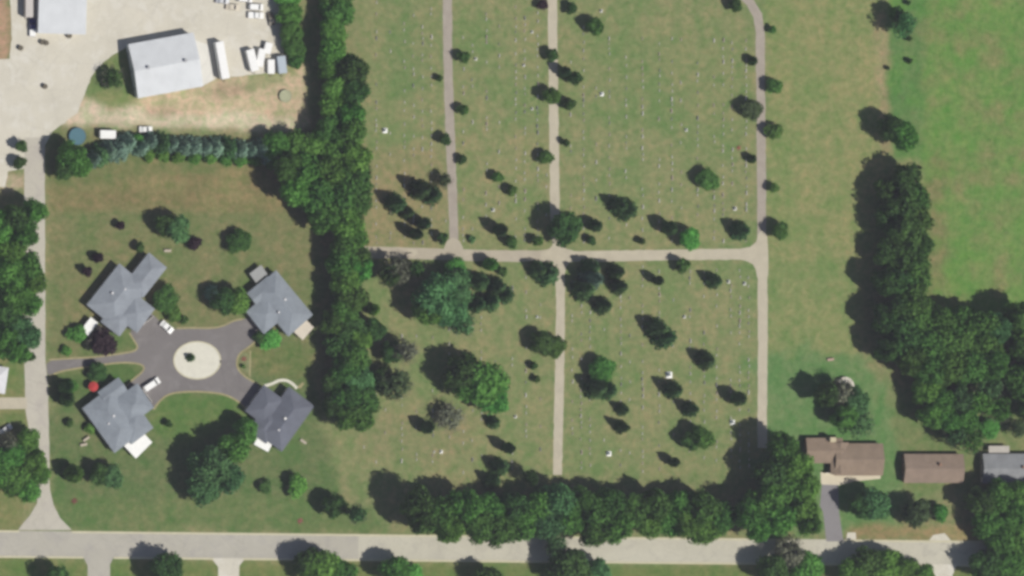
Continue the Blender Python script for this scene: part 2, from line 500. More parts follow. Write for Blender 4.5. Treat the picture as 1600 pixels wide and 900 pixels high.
# cul-de-sac of the cottages
asph = [(72, 562), (110, 561), (150, 559), (185, 554), (208, 550), (214, 544), (214, 536), (206, 530), (203, 518), (212, 504), (226, 490), (236, 488), (252, 504), (262, 516), (276, 514),
        (300, 513), (330, 514), (350, 510), (362, 502), (376, 500), (388, 496), (398, 500), (404, 518), (402, 530), (390, 542), (376, 552), (370, 564), (372, 578), (384, 590),
        (406, 602), (412, 618), (398, 634), (386, 640), (372, 628), (352, 616), (320, 612), (285, 612), (262, 616), (246, 628), (236, 642), (226, 636),
        (212, 618), (196, 606), (206, 594), (222, 582), (226, 574), (218, 568), (190, 566), (150, 571), (112, 577), (90, 582), (74, 590)]
asph_s = smooth_poly(asph, 1)
sheet('cottage_drive', asph_s, 0.012, ASPH)
def sub_line(pts): return smooth_line(pts, 2)
for ln in ([(76, 562), (110, 560), (150, 558), (185, 553), (210, 549), (216, 542), (208, 530), (202, 520)],
           [(76, 588), (92, 581), (112, 577), (150, 571), (190, 566), (218, 568), (226, 574), (222, 582), (205, 595), (196, 605)],
           [(240, 640), (248, 628), (262, 616), (285, 612), (320, 612), (352, 616), (374, 628), (385, 640)],
           [(276, 513), (300, 512), (330, 513), (350, 509), (364, 501), (380, 498)],
           [(402, 530), (390, 542), (374, 552), (369, 566), (372, 578), (384, 590), (404, 600)]):
    kerb_line('driveway_kerb', sub_line(ln), 0.55, 0.08, KERBY)
isl = [(308 + 36.5 * math.cos(t), 563 + 29 * math.sin(t)) for t in np.linspace(0, 2 * math.pi, 49)[:-1]]
strip('island_kerb', isl + isl[:2], 0.4, 0.0, 0.14, KERB)
sheet('gravel_island', [(308 + 35.4 * math.cos(t), 563 + 28 * math.sin(t)) for t in np.linspace(0, 2 * math.pi, 49)[:-1]], 0.10, GRAV)
sheet('planting_bed', smooth_poly([(372, 556), (388, 548), (392, 585), (376, 578)], 2), 0.018, surf('bed_grass', alb(132, 138, 96), .25, .5, 2.0))
strip('path', sub_line([(391, 548), (391, 568), (390, 588)]), 0.5, 0.0, 0.02, KERBY)
strip('path', sub_line([(413, 603), (425, 600), (436, 594), (448, 594), (458, 600), (464, 607)]), 0.9, 0.0, 0.03, GRAV)
strip('path', sub_line([(466, 606), (471, 602), (474, 598)]), 0.9, 0.0, 0.03, KERBY)
sheet('concrete_apron', [(1282, 738), (1330, 742), (1376, 741), (1376, 748), (1335, 752), (1312, 758), (1283, 757)], 0.014, surf('apron_concrete', alb(222, 212, 188), 0.06, 0.4, 2.0))

# cemetery lanes
def lane(pts, w, z, mat, name='cemetery_lane'):
    q = rough_edge(pts, 9, 0.35, False)
    strip(name, q, w, z, z, mat, [w * rnd.uniform(0.94, 1.06) for _ in q])
lane([(698, -120), (699, 0), (700, 100), (704, 230), (707, 300), (710, 392)], 3.0, 0.008, LANEG)
lane([(863, -120), (863, 0), (866, 240), (867, 330), (872, 392)], 3.1, 0.008, LANEC)
lane([(874, 398), (876, 470), (874, 600), (871, 742)], 3.0, 0.008, LANEC)
lane([(1120, -60), (1150, -20), (1172, 4), (1184, 24), (1188, 50), (1188, 80), (1189, 200), (1190, 300), (1190, 392)], 3.0, 0.008, LANEG)
lane([(1191, 392), (1192, 500), (1191, 665), (1191, 700)], 3.2, 0.012, LANEC)
lane([(560, 394), (620, 395), (700, 398), (790, 400), (870, 400)], 3.6, 0.016, LANEM)
lane([(870, 401), (960, 400), (1060, 398), (1190, 397)], 3.4, 0.018, LANEC)
sheet('cemetery_lane', smooth_poly([(845, 392), (862, 388), (866, 370), (876, 370), (880, 388), (900, 392), (900, 408), (886, 412), (882, 430), (872, 430), (866, 412), (845, 408)], 1), 0.022, LANEC)
sheet('cemetery_lane', smooth_poly([(692, 392), (700, 372), (716, 372), (726, 392), (726, 404), (692, 404)], 1), 0.022, LANEM)
sheet('cemetery_lane', smooth_poly([(1150, 390), (1180, 384), (1186, 360), (1198, 360), (1201, 400), (1200, 440), (1184, 440), (1180, 415), (1165, 407), (1150, 405)], 1), 0.024, LANEC)
sheet('gravel_patch', smooth_poly([(636, 390), (652, 389), (654, 399), (638, 401)], 2), 0.022, LANEC)

# ------------------------------------------------------------------ tree prototypes (unit radius, unit height)
def cards_mesh(name, pts, nrm, sizes, mat, extra=None, rs=None):
    """small leaf-spray faces: each a bent quad at pts facing about nrm"""
    rs = rs or np.random.RandomState(1)
    n = len(pts)
    rv = rs.normal(size=(n, 3))
    nrm = nrm / (np.linalg.norm(nrm, axis=1, keepdims=True) + 1e-9)
    t = np.cross(nrm, rv); t /= (np.linalg.norm(t, axis=1, keepdims=True) + 1e-9)
    b = np.cross(nrm, t)
    s = sizes[:, None]
    asp = rs.uniform(0.6, 1.0, (n, 1))
    V = np.stack([pts + t * s, pts + b * s * asp, pts - t * s * .9, pts - b * s * asp], 1).reshape(-1, 3)
    F = np.arange(n * 4).reshape(-1, 4)
    V = V.tolist(); F = F.tolist()
    if extra:
        ev, ef = extra
        o = len(V); V += ev; F += [[i + o for i in f] for f in ef]
    me = bpy.data.meshes.new(name)
    me.from_pydata(V, [], F); me.materials.append(mat)
    return me
def ico(c, r, seed, sub=2, zs=1.0):
    bm = bmesh.new()
    bmesh.ops.create_icosphere(bm, subdivisions=sub, radius=1.0)
    rr = random.Random(seed)
    vs = []
    for v in bm.verts:
        k = r * (0.86 + 0.2 * rr.random())
        vs.append([c[0] + v.co.x * k, c[1] + v.co.y * k, c[2] + v.co.z * k * zs])
    fs = [[w.index for w in f.verts] for f in bm.faces]
    bm.free()
    return vs, fs
def broadleaf(seed, mat, lobes=20, cards=190, size=0.064, core=0.78, spread=0.60, gap=0.0):
    rs = np.random.RandomState(seed); rr = random.Random(seed)
    L = [((0, 0, 0.58), 0.52)]
    for i in range(lobes):
        a = i * 2.39996 + rr.uniform(-.5, .5)
        el = rr.uniform(-0.15, 1.1)
        d = spread * rr.uniform(.5, 1.12)
        q = (d * math.cos(a) * math.cos(el * .9), d * math.sin(a) * math.cos(el * .9), 0.52 + 0.33 * math.sin(el))
        L.append((q, rr.uniform(.22, .42)))
    pts, nr = [], []
    ev, ef = [], []
    for k, (c, r) in enumerate(L):
        n = int(cards * (r / .35) ** 2)
        v = rs.normal(size=(n, 3)); v /= np.linalg.norm(v, axis=1, keepdims=True)
        keep = v[:, 2] > -0.55
        v = v[keep]
        rad = r * rs.uniform(.74, 1.16, (len(v), 1))
        p = v * rad; p[:, 2] *= 0.72
        p += np.array(c)
        pts.append(p)
        nn = v + rs.normal(size=v.shape) * .75; nn[:, 2] += .55
        nr.append(nn)
        if core > 0:
            a, f = ico(c, r * core, seed * 100 + k, 2, 0.72)
            o = len(ev); ev += a; ef += [[i + o for i in g] for g in f]
    pts = np.concatenate(pts); nr = np.concatenate(nr)
    if gap:
        h = np.sin(pts[:, 0] * 9 + seed) * np.sin(pts[:, 1] * 9.7 + seed * 2)
        m = (h > -gap) | (rs.rand(len(pts)) > .7)
        pts, nr = pts[m], nr[m]
    sz = size * rs.uniform(.6, 1.35, len(pts))
    return cards_mesh('crown', pts, nr, sz, mat, (ev, ef) if ev else None, rs)
def conifer(seed, mat, tiers=11, thin=False, silver=False):
    rs = np.random.RandomState(seed)
    pts, nr = [], []
    z0 = 0.06
    prof = (lambda t: (1 - t) ** 0.62) if not thin else (lambda t: min(1.0, (1 - t) * 2.3) * (0.75 + .25 * min(1, t * 6)))
    ev, ef = [], []
    N = 12
    for k in range(tiers):
        t = k / tiers
        z = z0 + (1 - z0) * t
        r = prof(t)
        nb = max(5, int(13 * r + 3))
        for j in range(nb):
            a = j * 2 * math.pi / nb + k * 1.3 + rs.uniform(-.2, .2)
            rl = r * rs.uniform(.78, 1.1)
            m = max(3, int(10 * rl))
            for i in range(m):
                s = (i + .6) / m
                rr_ = rl * s
                for q in range(2):
                    w = rs.normal() * .06
                    pts.append((math.cos(a) * rr_ - math.sin(a) * w, math.sin(a) * rr_ + math.cos(a) * w, z + .04 * (1 - s) - (0.05 * s * s if not thin else 0) + rs.normal() * .008))
                    nr.append((math.cos(a) * .5 + rs.normal() * .4, math.sin(a) * .5 + rs.normal() * .4, .8))
    # solid needle core
    rings = 7
    for k in range(rings + 1):
        t = k / rings
        r = prof(t) * 0.66 + 0.01
        for i in range(N):
            a = 2 * math.pi * i / N
            kk = r * (0.85 + 0.3 * rs.rand())
            ev.append([kk * math.cos(a), kk * math.sin(a), z0 + (0.95 - z0) * t])
    for k in range(rings):
        for i in range(N):
            ef.append([k * N + i, k * N + (i + 1) % N, (k + 1) * N + (i + 1) % N, (k + 1) * N + i])
    pts = np.array(pts); nr = np.array(nr)
    sz = (0.085 if not thin else .13) * rs.uniform(.7, 1.3, len(pts))
    return cards_mesh('crown', pts, nr, sz, mat, (ev, ef), rs)

def limb(bm, a, b, r0, r1, n=6):
    a, b = Vector(a), Vector(b)
    d = (b - a).normalized()
    u = d.cross(Vector((0.3, 0.5, 0.81))).normalized(); v = d.cross(u)
    A = [bm.verts.new(a + (u * math.cos(t) + v * math.sin(t)) * r0) for t in [2 * math.pi * i / n for i in range(n)]]
    B = [bm.verts.new(b + (u * math.cos(t) + v * math.sin(t)) * r1) for t in [2 * math.pi * i / n for i in range(n)]]
    for i in range(n): bm.faces.new((A[i], A[(i + 1) % n], B[(i + 1) % n], B[i]))
def trunk_mesh(seed, tall=False, fine=False):
    rr = random.Random(seed); bm = bmesh.new()
    rt = 0.055 if not tall else 0.09
    limb(bm, (0, 0, -0.02), (0.01, 0, .22), rt * 1.25, rt, 9)
    limb(bm, (0.01, 0, .22), (-0.01, .02, .9 if tall else .62), rt, rt * .35, 8)
    if not tall:
        for i in range(9 if not fine else 16):
            a = i * 2.4 + rr.uniform(-.3, .3); z = .22 + .03 * i * (1 if not fine else .6)
            e = (0.5 * math.cos(a), .5 * math.sin(a), z + .22)
            limb(bm, (0, 0, z), e, rt * .5, rt * .18, 5)
            for j in range(2 if not fine else 5):
                a2 = a + rr.uniform(-.9, .9); s = rr.uniform(.25, .42)
                e2 = (e[0] + s * math.cos(a2), e[1] + s * math.sin(a2), e[2] + rr.uniform(.02, .2))
                limb(bm, e, e2, rt * .2, rt * .05, 4)
                if fine:
                    for q in range(3):
                        a3 = a2 + rr.uniform(-1.2, 1.2)
                        limb(bm, e2, (e2[0] + .18 * math.cos(a3), e2[1] + .18 * math.sin(a3), e2[2] + rr.uniform(-.03, .1)), rt * .07, rt * .02, 3)
    bmesh.ops.recalc_face_normals(bm, faces=bm.faces[:])
    return bm_mesh('trunk', bm, BARK)

BROAD = {}
def broad(color, i):
    if (color, i) not in BROAD:
        key = ('src', i)
        if key not in BROAD: BROAD[key] = broadleaf(20 + i, LEAF['mid'], lobes=19 + i)
        me = BROAD[key].copy() if color != 'mid' else BROAD[key]
        me.materials[0] = LEAF[color]
        BROAD[(color, i)] = me
    return BROAD[(color, i)]
def variant(store, color, i, make):
    k = (color, i)
    if k not in store:
        if ('src', i) not in store: store[('src', i)] = make(i)
        me = store[('src', i)].copy(); me.materials[0] = LEAF[color]
        store[k] = me
    return store[k]
SPAR, CON, COLM, RND = {}, {}, {}, {}
mk_spar = lambda i: broadleaf(60 + i, LEAF['mid'], lobes=15, cards=120, size=0.07, core=0.25, spread=.62, gap=.3)
mk_con = lambda i: conifer(80 + i, LEAF['mid'])
mk_col = lambda i: conifer(90 + i, LEAF['mid'], 12, True)
mk_rnd = lambda i: broadleaf(40 + i, LEAF['mid'], lobes=8, cards=120, size=0.10, core=.86, spread=.45)
TRUNKS = [trunk_mesh(i) for i in range(3)]
TALLT = trunk_mesh(9, True)
FINET = trunk_mesh(5, False, True)
seq = [0]
def tree(kind, color, cx, cy, r, h, label, group=None, name=None, cat='tree'):
    """apparent centre: where the middle of the crown is seen; r in px; h in metres"""
    seq[0] += 1; i = seq[0]
    rm = r * 0.205 * (1.18 if kind in ('spruce', 'column') else 1.07)
    h = h * 1.08
    if kind == 'broad' and cy > 848: rm *= 1.13; h *= 1.08
    if kind == 'round' or (kind == 'broad' and r < 19.5): h *= .74; rm *= 1.10
    if color == 'mid' and (kind == 'round' or (kind == 'broad' and r < 19.5)): color = 'soft'
    if kind == 'shrub': rm *= 1.2; h *= 1.15
    if kind == 'broad' and group and 'belt beside' in group: rm *= 1.12; cx += 4
    zc = {'broad': .58, 'round': .58, 'spruce': .38, 'column': .5, 'sparse': .58, 'shrub': .5}[kind] * h
    p = P(cx, cy, zc)
    nm = name or {'broad': 'broadleaf_tree', 'round': 'round_tree', 'spruce': 'spruce_tree', 'column': 'columnar_tree', 'sparse': 'sparse_tree', 'shrub': 'shrub'}[kind]
    ang = rnd.uniform(0, 6.28)
    if kind == 'shrub':
        o = link(nm, variant(RND, color, i % 3, mk_rnd))
        o.location = (p.x, p.y, -0.14 * h); o.rotation_euler = (0, 0, ang); o.scale = (rm, rm, h * 1.12)
        return tag(o, label, 'shrub', group)
    o = thing(nm, label, cat, (p.x, p.y, 0), ang, group)
    if kind == 'broad': cm, tm = broad(color, i % 5), TRUNKS[i % 3]
    elif kind == 'round': cm, tm = variant(RND, color, i % 3, mk_rnd), TRUNKS[i % 3]
    elif kind == 'spruce': cm, tm = variant(CON, color, i % 3, mk_con), TALLT
    elif kind == 'column': cm, tm = variant(COLM, color, i % 2, mk_col), TALLT
    else: cm, tm = variant(SPAR, color, i % 3, mk_spar), FINET
    sx = rm * rnd.uniform(.93, 1.07); sy = rm * rnd.uniform(.93, 1.07)
    c = link('crown', cm, o); c.scale = (sx, sy, h)
    t = link('trunk', tm, o)
    tk = rm if kind in ('broad', 'sparse', 'round') else rm * .8
    t.scale = (tk, tk, h)
    return o

# ------------------------------------------------------------------ buildings
GLASS = plain('window_glass', (0.03, 0.035, 0.04), 0.08, 0.0, 0.02, 0.6)
TRIM = plain('white_trim', (0.72, 0.71, 0.68), 0.5)
SIDING = surf('pale_siding', (0.50, 0.47, 0.42), 0.06, 0.3, 2.0, 0.7)
BRICK = surf('brown_brick', (0.26, 0.16, 0.11), 0.2, 1.0, 5.0)
DOORM = plain('garage_door_paint', (0.62, 0.61, 0.58), 0.5)
VENT = plain('vent_metal', (0.45, 0.45, 0.46), 0.4, 0.6)
WHITE = plain('white_metal_roof', (0.78, 0.78, 0.75), 0.45)

def rect_frame(cx, cy, ang_px, z):
    """world centre and angle of a direction that in the picture runs at ang_px (px coordinates, y down)"""
    c = P(cx, cy, z)
    q = P(cx + 20 * math.cos(ang_px), cy + 20 * math.sin(ang_px), z)
    d = q - c
    return c, math.atan2(d.y, d.x)
def roof_solid(bm, c, ang, L, W, e, rise, hip=True, o=0.3, mi=0):
    """hip or gable roof; L along the ridge; c in local coordinates"""
    L2, W2 = L / 2 + o, W / 2 + o
    ca, sa = math.cos(ang), math.sin(ang)
    T = lambda x, y, z: bm.verts.new((c[0] + x * ca - y * sa, c[1] + x * sa + y * ca, z))
    rx = L2 - (W2 * 0.95 if hip else 0)
    rx = max(rx, 0.25)
    lo = [T(*q, e - .2) for q in ((-L2, -W2), (L2, -W2), (L2, W2), (-L2, W2))]
    up = [T(*q, e) for q in ((-L2, -W2), (L2, -W2), (L2, W2), (-L2, W2))]
    ra, rb = T(-rx, 0, e + rise), T(rx, 0, e + rise)
    F = [lo[::-1], (up[0], up[1], rb, ra), (up[2], up[3], ra, rb), (up[1], up[2], rb), (up[3], up[0], ra)]
    for i in range(4): F.append((lo[i], lo[(i + 1) % 4], up[(i + 1) % 4], up[i]))
    for f in F: bm.faces.new(f).material_index = mi

def house(name, label, cat, cx, cy, wings, roofm, wallm, eave=2.8, group=None, door_side=None, chimney=None, extras=None, win=True):
    """wings: (cx_px, cy_px, ang_px, L_m, W_m, rise, hip, eave)"""
    base = P(cx, cy, 0)
    root = thing(name, label, cat, (base.x, base.y, 0), 0, group)
    bw, br = bmesh.new(), bmesh.new()
    k = 0
    for (wx, wy, a, L, W, rise, hip, ev) in wings:
        if name == 'cottage': rise *= .72
        c, ang = rect_frame(wx, wy, a, ev)
        lc = (c.x - base.x, c.y - base.y)
        box(bw, lc[0], lc[1], 0.0, ev - .05 - .013 * k, L, W, ang)
        roof_solid(br, lc, ang, L, W, ev + .011 * k, rise, hip)
        k += 1
        if win:
            ca, sa = math.cos(ang), math.sin(ang)
            for side, ln, off, rot in ((0, L, W / 2, 0), (1, L, -W / 2, 0), (2, W, L / 2, 1), (3, W, -L / 2, 1)):
                nwin = max(1, int(ln / 4.2))
                for j in range(nwin):
                    s = (j + .5) / nwin * ln - ln / 2
                    lx, ly = (s, off) if rot == 0 else (off, s)
                    sg = 1 if off > 0 else -1
                    X = lc[0] + lx * ca - ly * sa; Y = lc[1] + lx * sa + ly * ca
                    # skip windows buried in another wing
                    bad = False
                    for (w2x, w2y, a2, L2, W2, _, _, e2) in wings:
                        if (w2x, w2y) == (wx, wy): continue
                        c2, g2 = rect_frame(w2x, w2y, a2, e2)
                        dx, dy = X - (c2.x - base.x), Y - (c2.y - base.y)
                        u = dx * math.cos(g2) + dy * math.sin(g2); v = -dx * math.sin(g2) + dy * math.cos(g2)
                        if abs(u) < L2 / 2 + .7 and abs(v) < W2 / 2 + .7: bad = True
                    if bad: continue
                    wa = ang + (math.pi / 2 if rot else 0)
                    nxn, nyn = (-math.sin(ang) * sg, math.cos(ang) * sg) if rot == 0 else (math.cos(ang) * sg, math.sin(ang) * sg)
                    fo = make_box('window', TRIM, root, X + nxn * .03, Y + nyn * .03, 1.0, 2.25, 1.5, .12, wa)
                    make_box('pane', GLASS, fo, X + nxn * .06, Y + nyn * .06, 1.1, 2.15, 1.3, .10, wa)
    bmesh.ops.recalc_face_normals(bw, faces=bw.faces[:])
    link('wall', bm_mesh('wall', bw, wallm), root)
    ro = link('roof', bm_mesh('roof', br, roofm), root)
    for e in (extras or []): e(root, base)
    return root, base, ro
def part_box(name, mat, px, py, apx, z0, z1, lx, ly, bev=0.0, sub=None):
    def f(root, base):
        c, ang = rect_frame(px, py, apx, z1)
        o = make_box(name, mat, root, c.x - base.x, c.y - base.y, z0, z1, lx, ly, ang, bev)
        return o
    return f
def flat_cover(name, px, py, apx, z, lx, ly, mat):
    """flat patio cover on four posts"""
    def f(root, base):
        c, ang = rect_frame(px, py, apx, z)
        o = make_box(name, mat, root, c.x - base.x, c.y - base.y, z - .15, z, lx, ly, ang, .03)
        for sx in (-1, 1):
            for sy in (-1, 1):
                x, y = sx * (lx / 2 - .15), sy * (ly / 2 - .15)
                make_box('post', TRIM, root, c.x - base.x + x * math.cos(ang) - y * math.sin(ang), c.y - base.y + x * math.sin(ang) + y * math.cos(ang), 0, z - .152, .12, .12, ang)
    return f
def garage_door(px, py, apx, w=5.0):
    def f(root, base):
        c, ang = rect_frame(px, py, apx, 1.2)
        o = make_box('garage_door', DOORM, root, c.x - base.x, c.y - base.y, 0.02, 2.25, w, .12, ang)
    return f

G1 = shingle('shingles_blue_grey', alb(136, 142, 149, 1.06))
G2 = shingle('shingles_slate', alb(131, 138, 145, 1.02))
G3 = shingle('shingles_charcoal', alb(101, 105, 115, 1.06))
BR1 = shingle('shingles_brown', alb(136, 120, 104, 1.05))
BR2 = shingle('shingles_tan', alb(137, 121, 107, 1.05))
GR2 = shingle('shingles_grey', alb(128, 130, 132, 0.95))
A = math.atan2
a1 = A(-66, 52)
house('cottage', 'blue grey hipped cottage beside the purple tree, its long wing reaching towards the workshops', 'house', 182, 468,
      [(184, 463, a1, 15.8, 11.4, 2.4, True, 3.5), (212, 489, a1 + math.pi / 2, 7.6, 8.8, 1.9, True, 3.5), (228, 430, a1, 11.5, 6.8, 1.5, True, 3.5), (184, 498, a1 + math.pi / 2, 7, 7.5, 1.5, True, 3.35)],
      G1, SIDING, 2.8, None, None, None,
      [flat_cover('patio_cover', 140, 510, a1, 2.6, 5.0, 3.0, WHITE), garage_door(229, 502, A(-38, 24) + .35), part_box('roof_vent', VENT, 176, 458, a1, 3.4, 5.3, .6, .6), part_box('roof_vent', VENT, 196, 452, a1, 3.4, 5.3, .5, .5)])
a2 = A(75, 62)
house('cottage', 'light slate cottage by the woodland belt with stepped wings and a pale patio', 'house', 440, 474,
      [(441, 474, a2, 17.6, 9.8, 2.2, True, 3.5), (416, 490, a2 + math.pi / 2, 8.6, 8.4, 1.8, True, 3.5), (410, 455, a2 + math.pi / 2, 8.0, 4.6, 1.2, False, 3.35)],
      G2, SIDING, 2.8, None, None, None,
      [flat_cover('patio_cover', 475, 515, A(-26, 22), 2.5, 5.4, 3.8, surf('cream_cover', alb(226, 216, 198), .04, .5, 2)), flat_cover('pergola_roof', 404, 428, A(-18, 24), 2.5, 4.6, 3.6, plain('grey_cover', alb(160, 162, 160), .6)), garage_door(397, 498, a2), part_box('roof_vent', VENT, 446, 468, a2, 3.4, 5.2, .6, .6), part_box('roof_vent', VENT, 436, 488, a2, 3.4, 5.0, .5, .5)])
a3 = A(74, 53)
house('cottage', 'light slate cottage beside the red parasol, with a white patio cover at its corner', 'house', 180, 655,
      [(176, 656, a3, 16.6, 10.6, 2.4, True, 3.5), (208, 632, a3 + math.pi / 2, 9.2, 8.6, 1.9, True, 3.5), (176, 612, a3 + math.pi / 2, 7.5, 4.6, 1.2, False, 3.35), (210, 664, a3, 8.0, 8.0, 1.5, True, 3.42)],
      G2, SIDING, 2.8, None, None, None,
      [flat_cover('patio_cover', 216, 694, A(-26, 26), 2.7, 7.2, 5.4, WHITE), garage_door(229, 618, a3), part_box('roof_vent', VENT, 178, 650, a3, 3.4, 5.4, .6, .6), part_box('roof_vent', VENT, 170, 662, a3, 3.4, 5.0, .5, .5)])
a4 = A(77, -55)
house('cottage', 'charcoal roofed cottage inside a curved pale path, darkest of the four cottages', 'house', 440, 656,
      [(446, 655, a4, 17.0, 9.6, 2.4, True, 3.5), (414, 634, a4, 9.5, 7.6, 1.9, True, 3.5), (415, 664, a4, 8.6, 6.6, 1.5, True, 3.42)],
      G3, SIDING, 2.8, None, None, None,
      [flat_cover('patio_cover', 411, 694, A(14, 26), 2.6, 5.2, 2.8, WHITE), garage_door(397, 625, A(-40, 28)), part_box('roof_vent', TRIM, 446, 654, a4, 3.4, 5.4, .7, .7), part_box('roof_vent', VENT, 436, 672, a4, 3.4, 5.2, .5, .5)])
house('ranch_house', 'brown ranch house with pale concrete apron at the head of the grey driveway', 'house', 1320, 716,
      [(1342, 718, 0, 15.6, 9.6, 1.7, False, 2.8), (1288, 704, 0, 11.6, 7.4, 1.3, False, 2.75), (1312, 716, math.pi / 2, 9.4, 5.4, 1.2, False, 2.8)],
      BR1, BRICK, 2.8, None, None, None,
      [part_box('chimney', surf('chimney_stone', alb(212, 200, 168), .08, .5, 3), 1302, 687, 0, 0, 4.6, 1.9, 1.5), garage_door(1300, 739, 0, 4.8)])
house('ranch_house', 'plain tan brown gabled house between the ranch house and the grey roof', 'house', 1458, 732,
      [(1459, 732, 0, 19.4, 8.6, 1.6, False, 2.8)], BR2, BRICK, 2.8, None, None, None,
      [part_box('chimney', BRICK, 1470, 726, 0, 0, 5.0, .8, .8)])
house('ranch_house', 'grey gabled house with a pale awning behind, cut off by the picture edge', 'house', 1582, 732,
      [(1584, 732, 0, 20.4, 8.8, 1.6, False, 2.8)], GR2, SIDING, 2.8, None, None, None,
      [flat_cover('awning', 1561, 702, 0, 2.4, 7.0, 2.2, surf('pale_awning', alb(196, 190, 180), .05, .5, 2)), part_box('chimney', BRICK, 1600, 730, 0, 0, 5.0, .8, .8)])
house('white_roofed_house', 'white roofed building corner beside the street, across from the cottage drive', 'house', -8, 592,
      [(-10, 592, 0.15, 7.8, 7.6, 1.0, True, 2.8)], plain('white_roof_sheet', alb(218, 218, 222), .5), SIDING)

# metal workshops
def metal_roof(name, c):
    m, n, b = new_mat(name)
    f1 = noise(n, 0.25, 4, .6)
    cc = ramp(n, f1, [(.3, [v * .93 for v in c]), (.7, [v * 1.05 for v in c])])
    n.links.new(cc, b.inputs["Base Color"])
    b.inputs["Roughness"].default_value = .7
    return m
MR = metal_roof('metal_roof_pale', alb(200, 204, 208, 1.1))
MR2 = metal_roof('metal_roof_white', alb(212, 215, 217, 1.08))
MW = plain('metal_siding', (0.52, 0.54, 0.55), .5)
def workshop(label, c_px, apx, L, W, e, rise, extra=True, halfm=None):
    c, ang = rect_frame(c_px[0], c_px[1], apx, e)
    root = thing('workshop_shed', label, 'building', (c.x, c.y, 0), ang)
    bm = bmesh.new(); box(bm, 0, 0, 0, e - .05, L, W)
    link('wall', bm_mesh('wall', bm, MW), root)
    bm = bmesh.new(); roof_solid(bm, (0, 0), 0, L, W, e, rise, False, .25)
    for i in range(int(L / .9) + 1):
        x = -L / 2 + i * .9
        for sg in (-1, 1):
            vs = []
            for (y, z) in ((W / 2 + .24, e + .0), (0, e + rise)):
                for dx, dz in ((-.05, -.01), (.05, -.01), (.05, .07), (-.05, .07)):
                    vs.append(bm.verts.new((x + dx, y * sg, z + dz)))
            for f in ((0, 1, 5, 4), (1, 2, 6, 5), (2, 3, 7, 6), (3, 0, 4, 7), (0, 3, 2, 1), (4, 5, 6, 7)):
                bm.faces.new([vs[k] for k in f])
    bmesh.ops.recalc_face_normals(bm, faces=bm.faces[:])
    ro = link('roof', bm_mesh('roof', bm, halfm or MR), root)
    for k, x in enumerate((-L * .3, L * .28)):
        bm = bmesh.new(); cyl(bm, x, .4, e + rise - .3, e + rise + .5, .35, .35, 12); cyl(bm, x, .4, e + rise + .5, e + rise + .75, .55, .2, 12)
        link('roof_vent', bm_mesh('roof_vent', bm, VENT), ro)
    for k in range(2):
        o = make_box('overhead_door', DOORM, root, -L / 4 + k * L / 2, -W / 2 - .03, .02, 3.4, 3.8, .14)
    for k in range(3):
        f = make_box('window', TRIM, root, -L / 2 - .03, -W / 3 + k * W / 3, 1.2, 2.2, .12, 1.2)
        make_box('pane', GLASS, f, -L / 2 - .05, -W / 3 + k * W / 3, 1.3, 2.1, .12, 1.0)
    return root
workshop('pale metal gabled shed standing alone beside the parked trailers and the grass wedge', (259, 102), A(-17, 92), 20.6, 16.4, 4.4, 1.9, True, MR2)
workshop('large pale flat looking metal shed at the picture corner, beside the blue pickup', (98, -12), 0.03, 14.6, 25.0, 4.6, .5, True, MR2)

# ------------------------------------------------------------------ vehicles
RUB = plain('tyre_rubber', (0.02, 0.02, 0.02), .9)
RIM = plain('wheel_rim', (0.5, 0.5, 0.52), .35, .8)
WPAINT = plain('white_paint', (0.80, 0.80, 0.78), .3)
BPAINT = plain('blue_paint', alb(62, 66, 130), .3)
SPAINT = plain('silver_paint', (0.55, 0.56, 0.57), .3, .3)
LAMP = plain('lamp_lens', (0.7, 0.7, 0.65), .1)
TAIL = plain('tail_lens', (0.4, 0.02, 0.02), .2)
def wheel(parent, x, y, r=.34, w=.24):
    bm = bmesh.new()
    n = 20
    for (rr, yy) in ((r, w / 2),):
        a = [bm.verts.new((x + rr * math.cos(2 * math.pi * i / n), y - yy, r + rr * math.sin(2 * math.pi * i / n))) for i in range(n)]
        b = [bm.verts.new((x + rr * math.cos(2 * math.pi * i / n), y + yy, r + rr * math.sin(2 * math.pi * i / n))) for i in range(n)]
        for i in range(n): bm.faces.new((a[i], b[i], b[(i + 1) % n], a[(i + 1) % n]))
        bm.faces.new(a); bm.faces.new(b[::-1])
    bmesh.ops.recalc_face_normals(bm, faces=bm.faces[:])
    wo = link('wheel', bm_mesh('wheel', bm, RUB), parent)
    bm = bmesh.new()
    a = [bm.verts.new((x + r * .6 * math.cos(2 * math.pi * i / n), y + (w / 2 + .01) * (1 if y > 0 else -1), r + r * .6 * math.sin(2 * math.pi * i / n))) for i in range(n)]
    bm.faces.new(a)
    link('rim', bm_mesh('rim', bm, RIM), wo)
def prism(bm, prof, w, inset=None, mi=0):
    """side profile (x,z) extruded to width w, upper points drawn in by inset(z)"""
    A_ = [bm.verts.new((x, -(w / 2 - (inset(z) if inset else 0)), z)) for x, z in prof]
    B_ = [bm.verts.new((x, (w / 2 - (inset(z) if inset else 0)), z)) for x, z in prof]
    n = len(prof)
    for i in range(n): bm.faces.new((A_[i], A_[(i + 1) % n], B_[(i + 1) % n], B_[i])).material_index = mi
    bm.faces.new(A_[::-1]).material_index = mi; bm.faces.new(B_).material_index = mi
    bmesh.ops.recalc_face_normals(bm, faces=bm.faces[:])
def place(px, py, apx, z=1.0):
    c, ang = rect_frame(px, py, apx, z)
    return (c.x, c.y, 0), ang
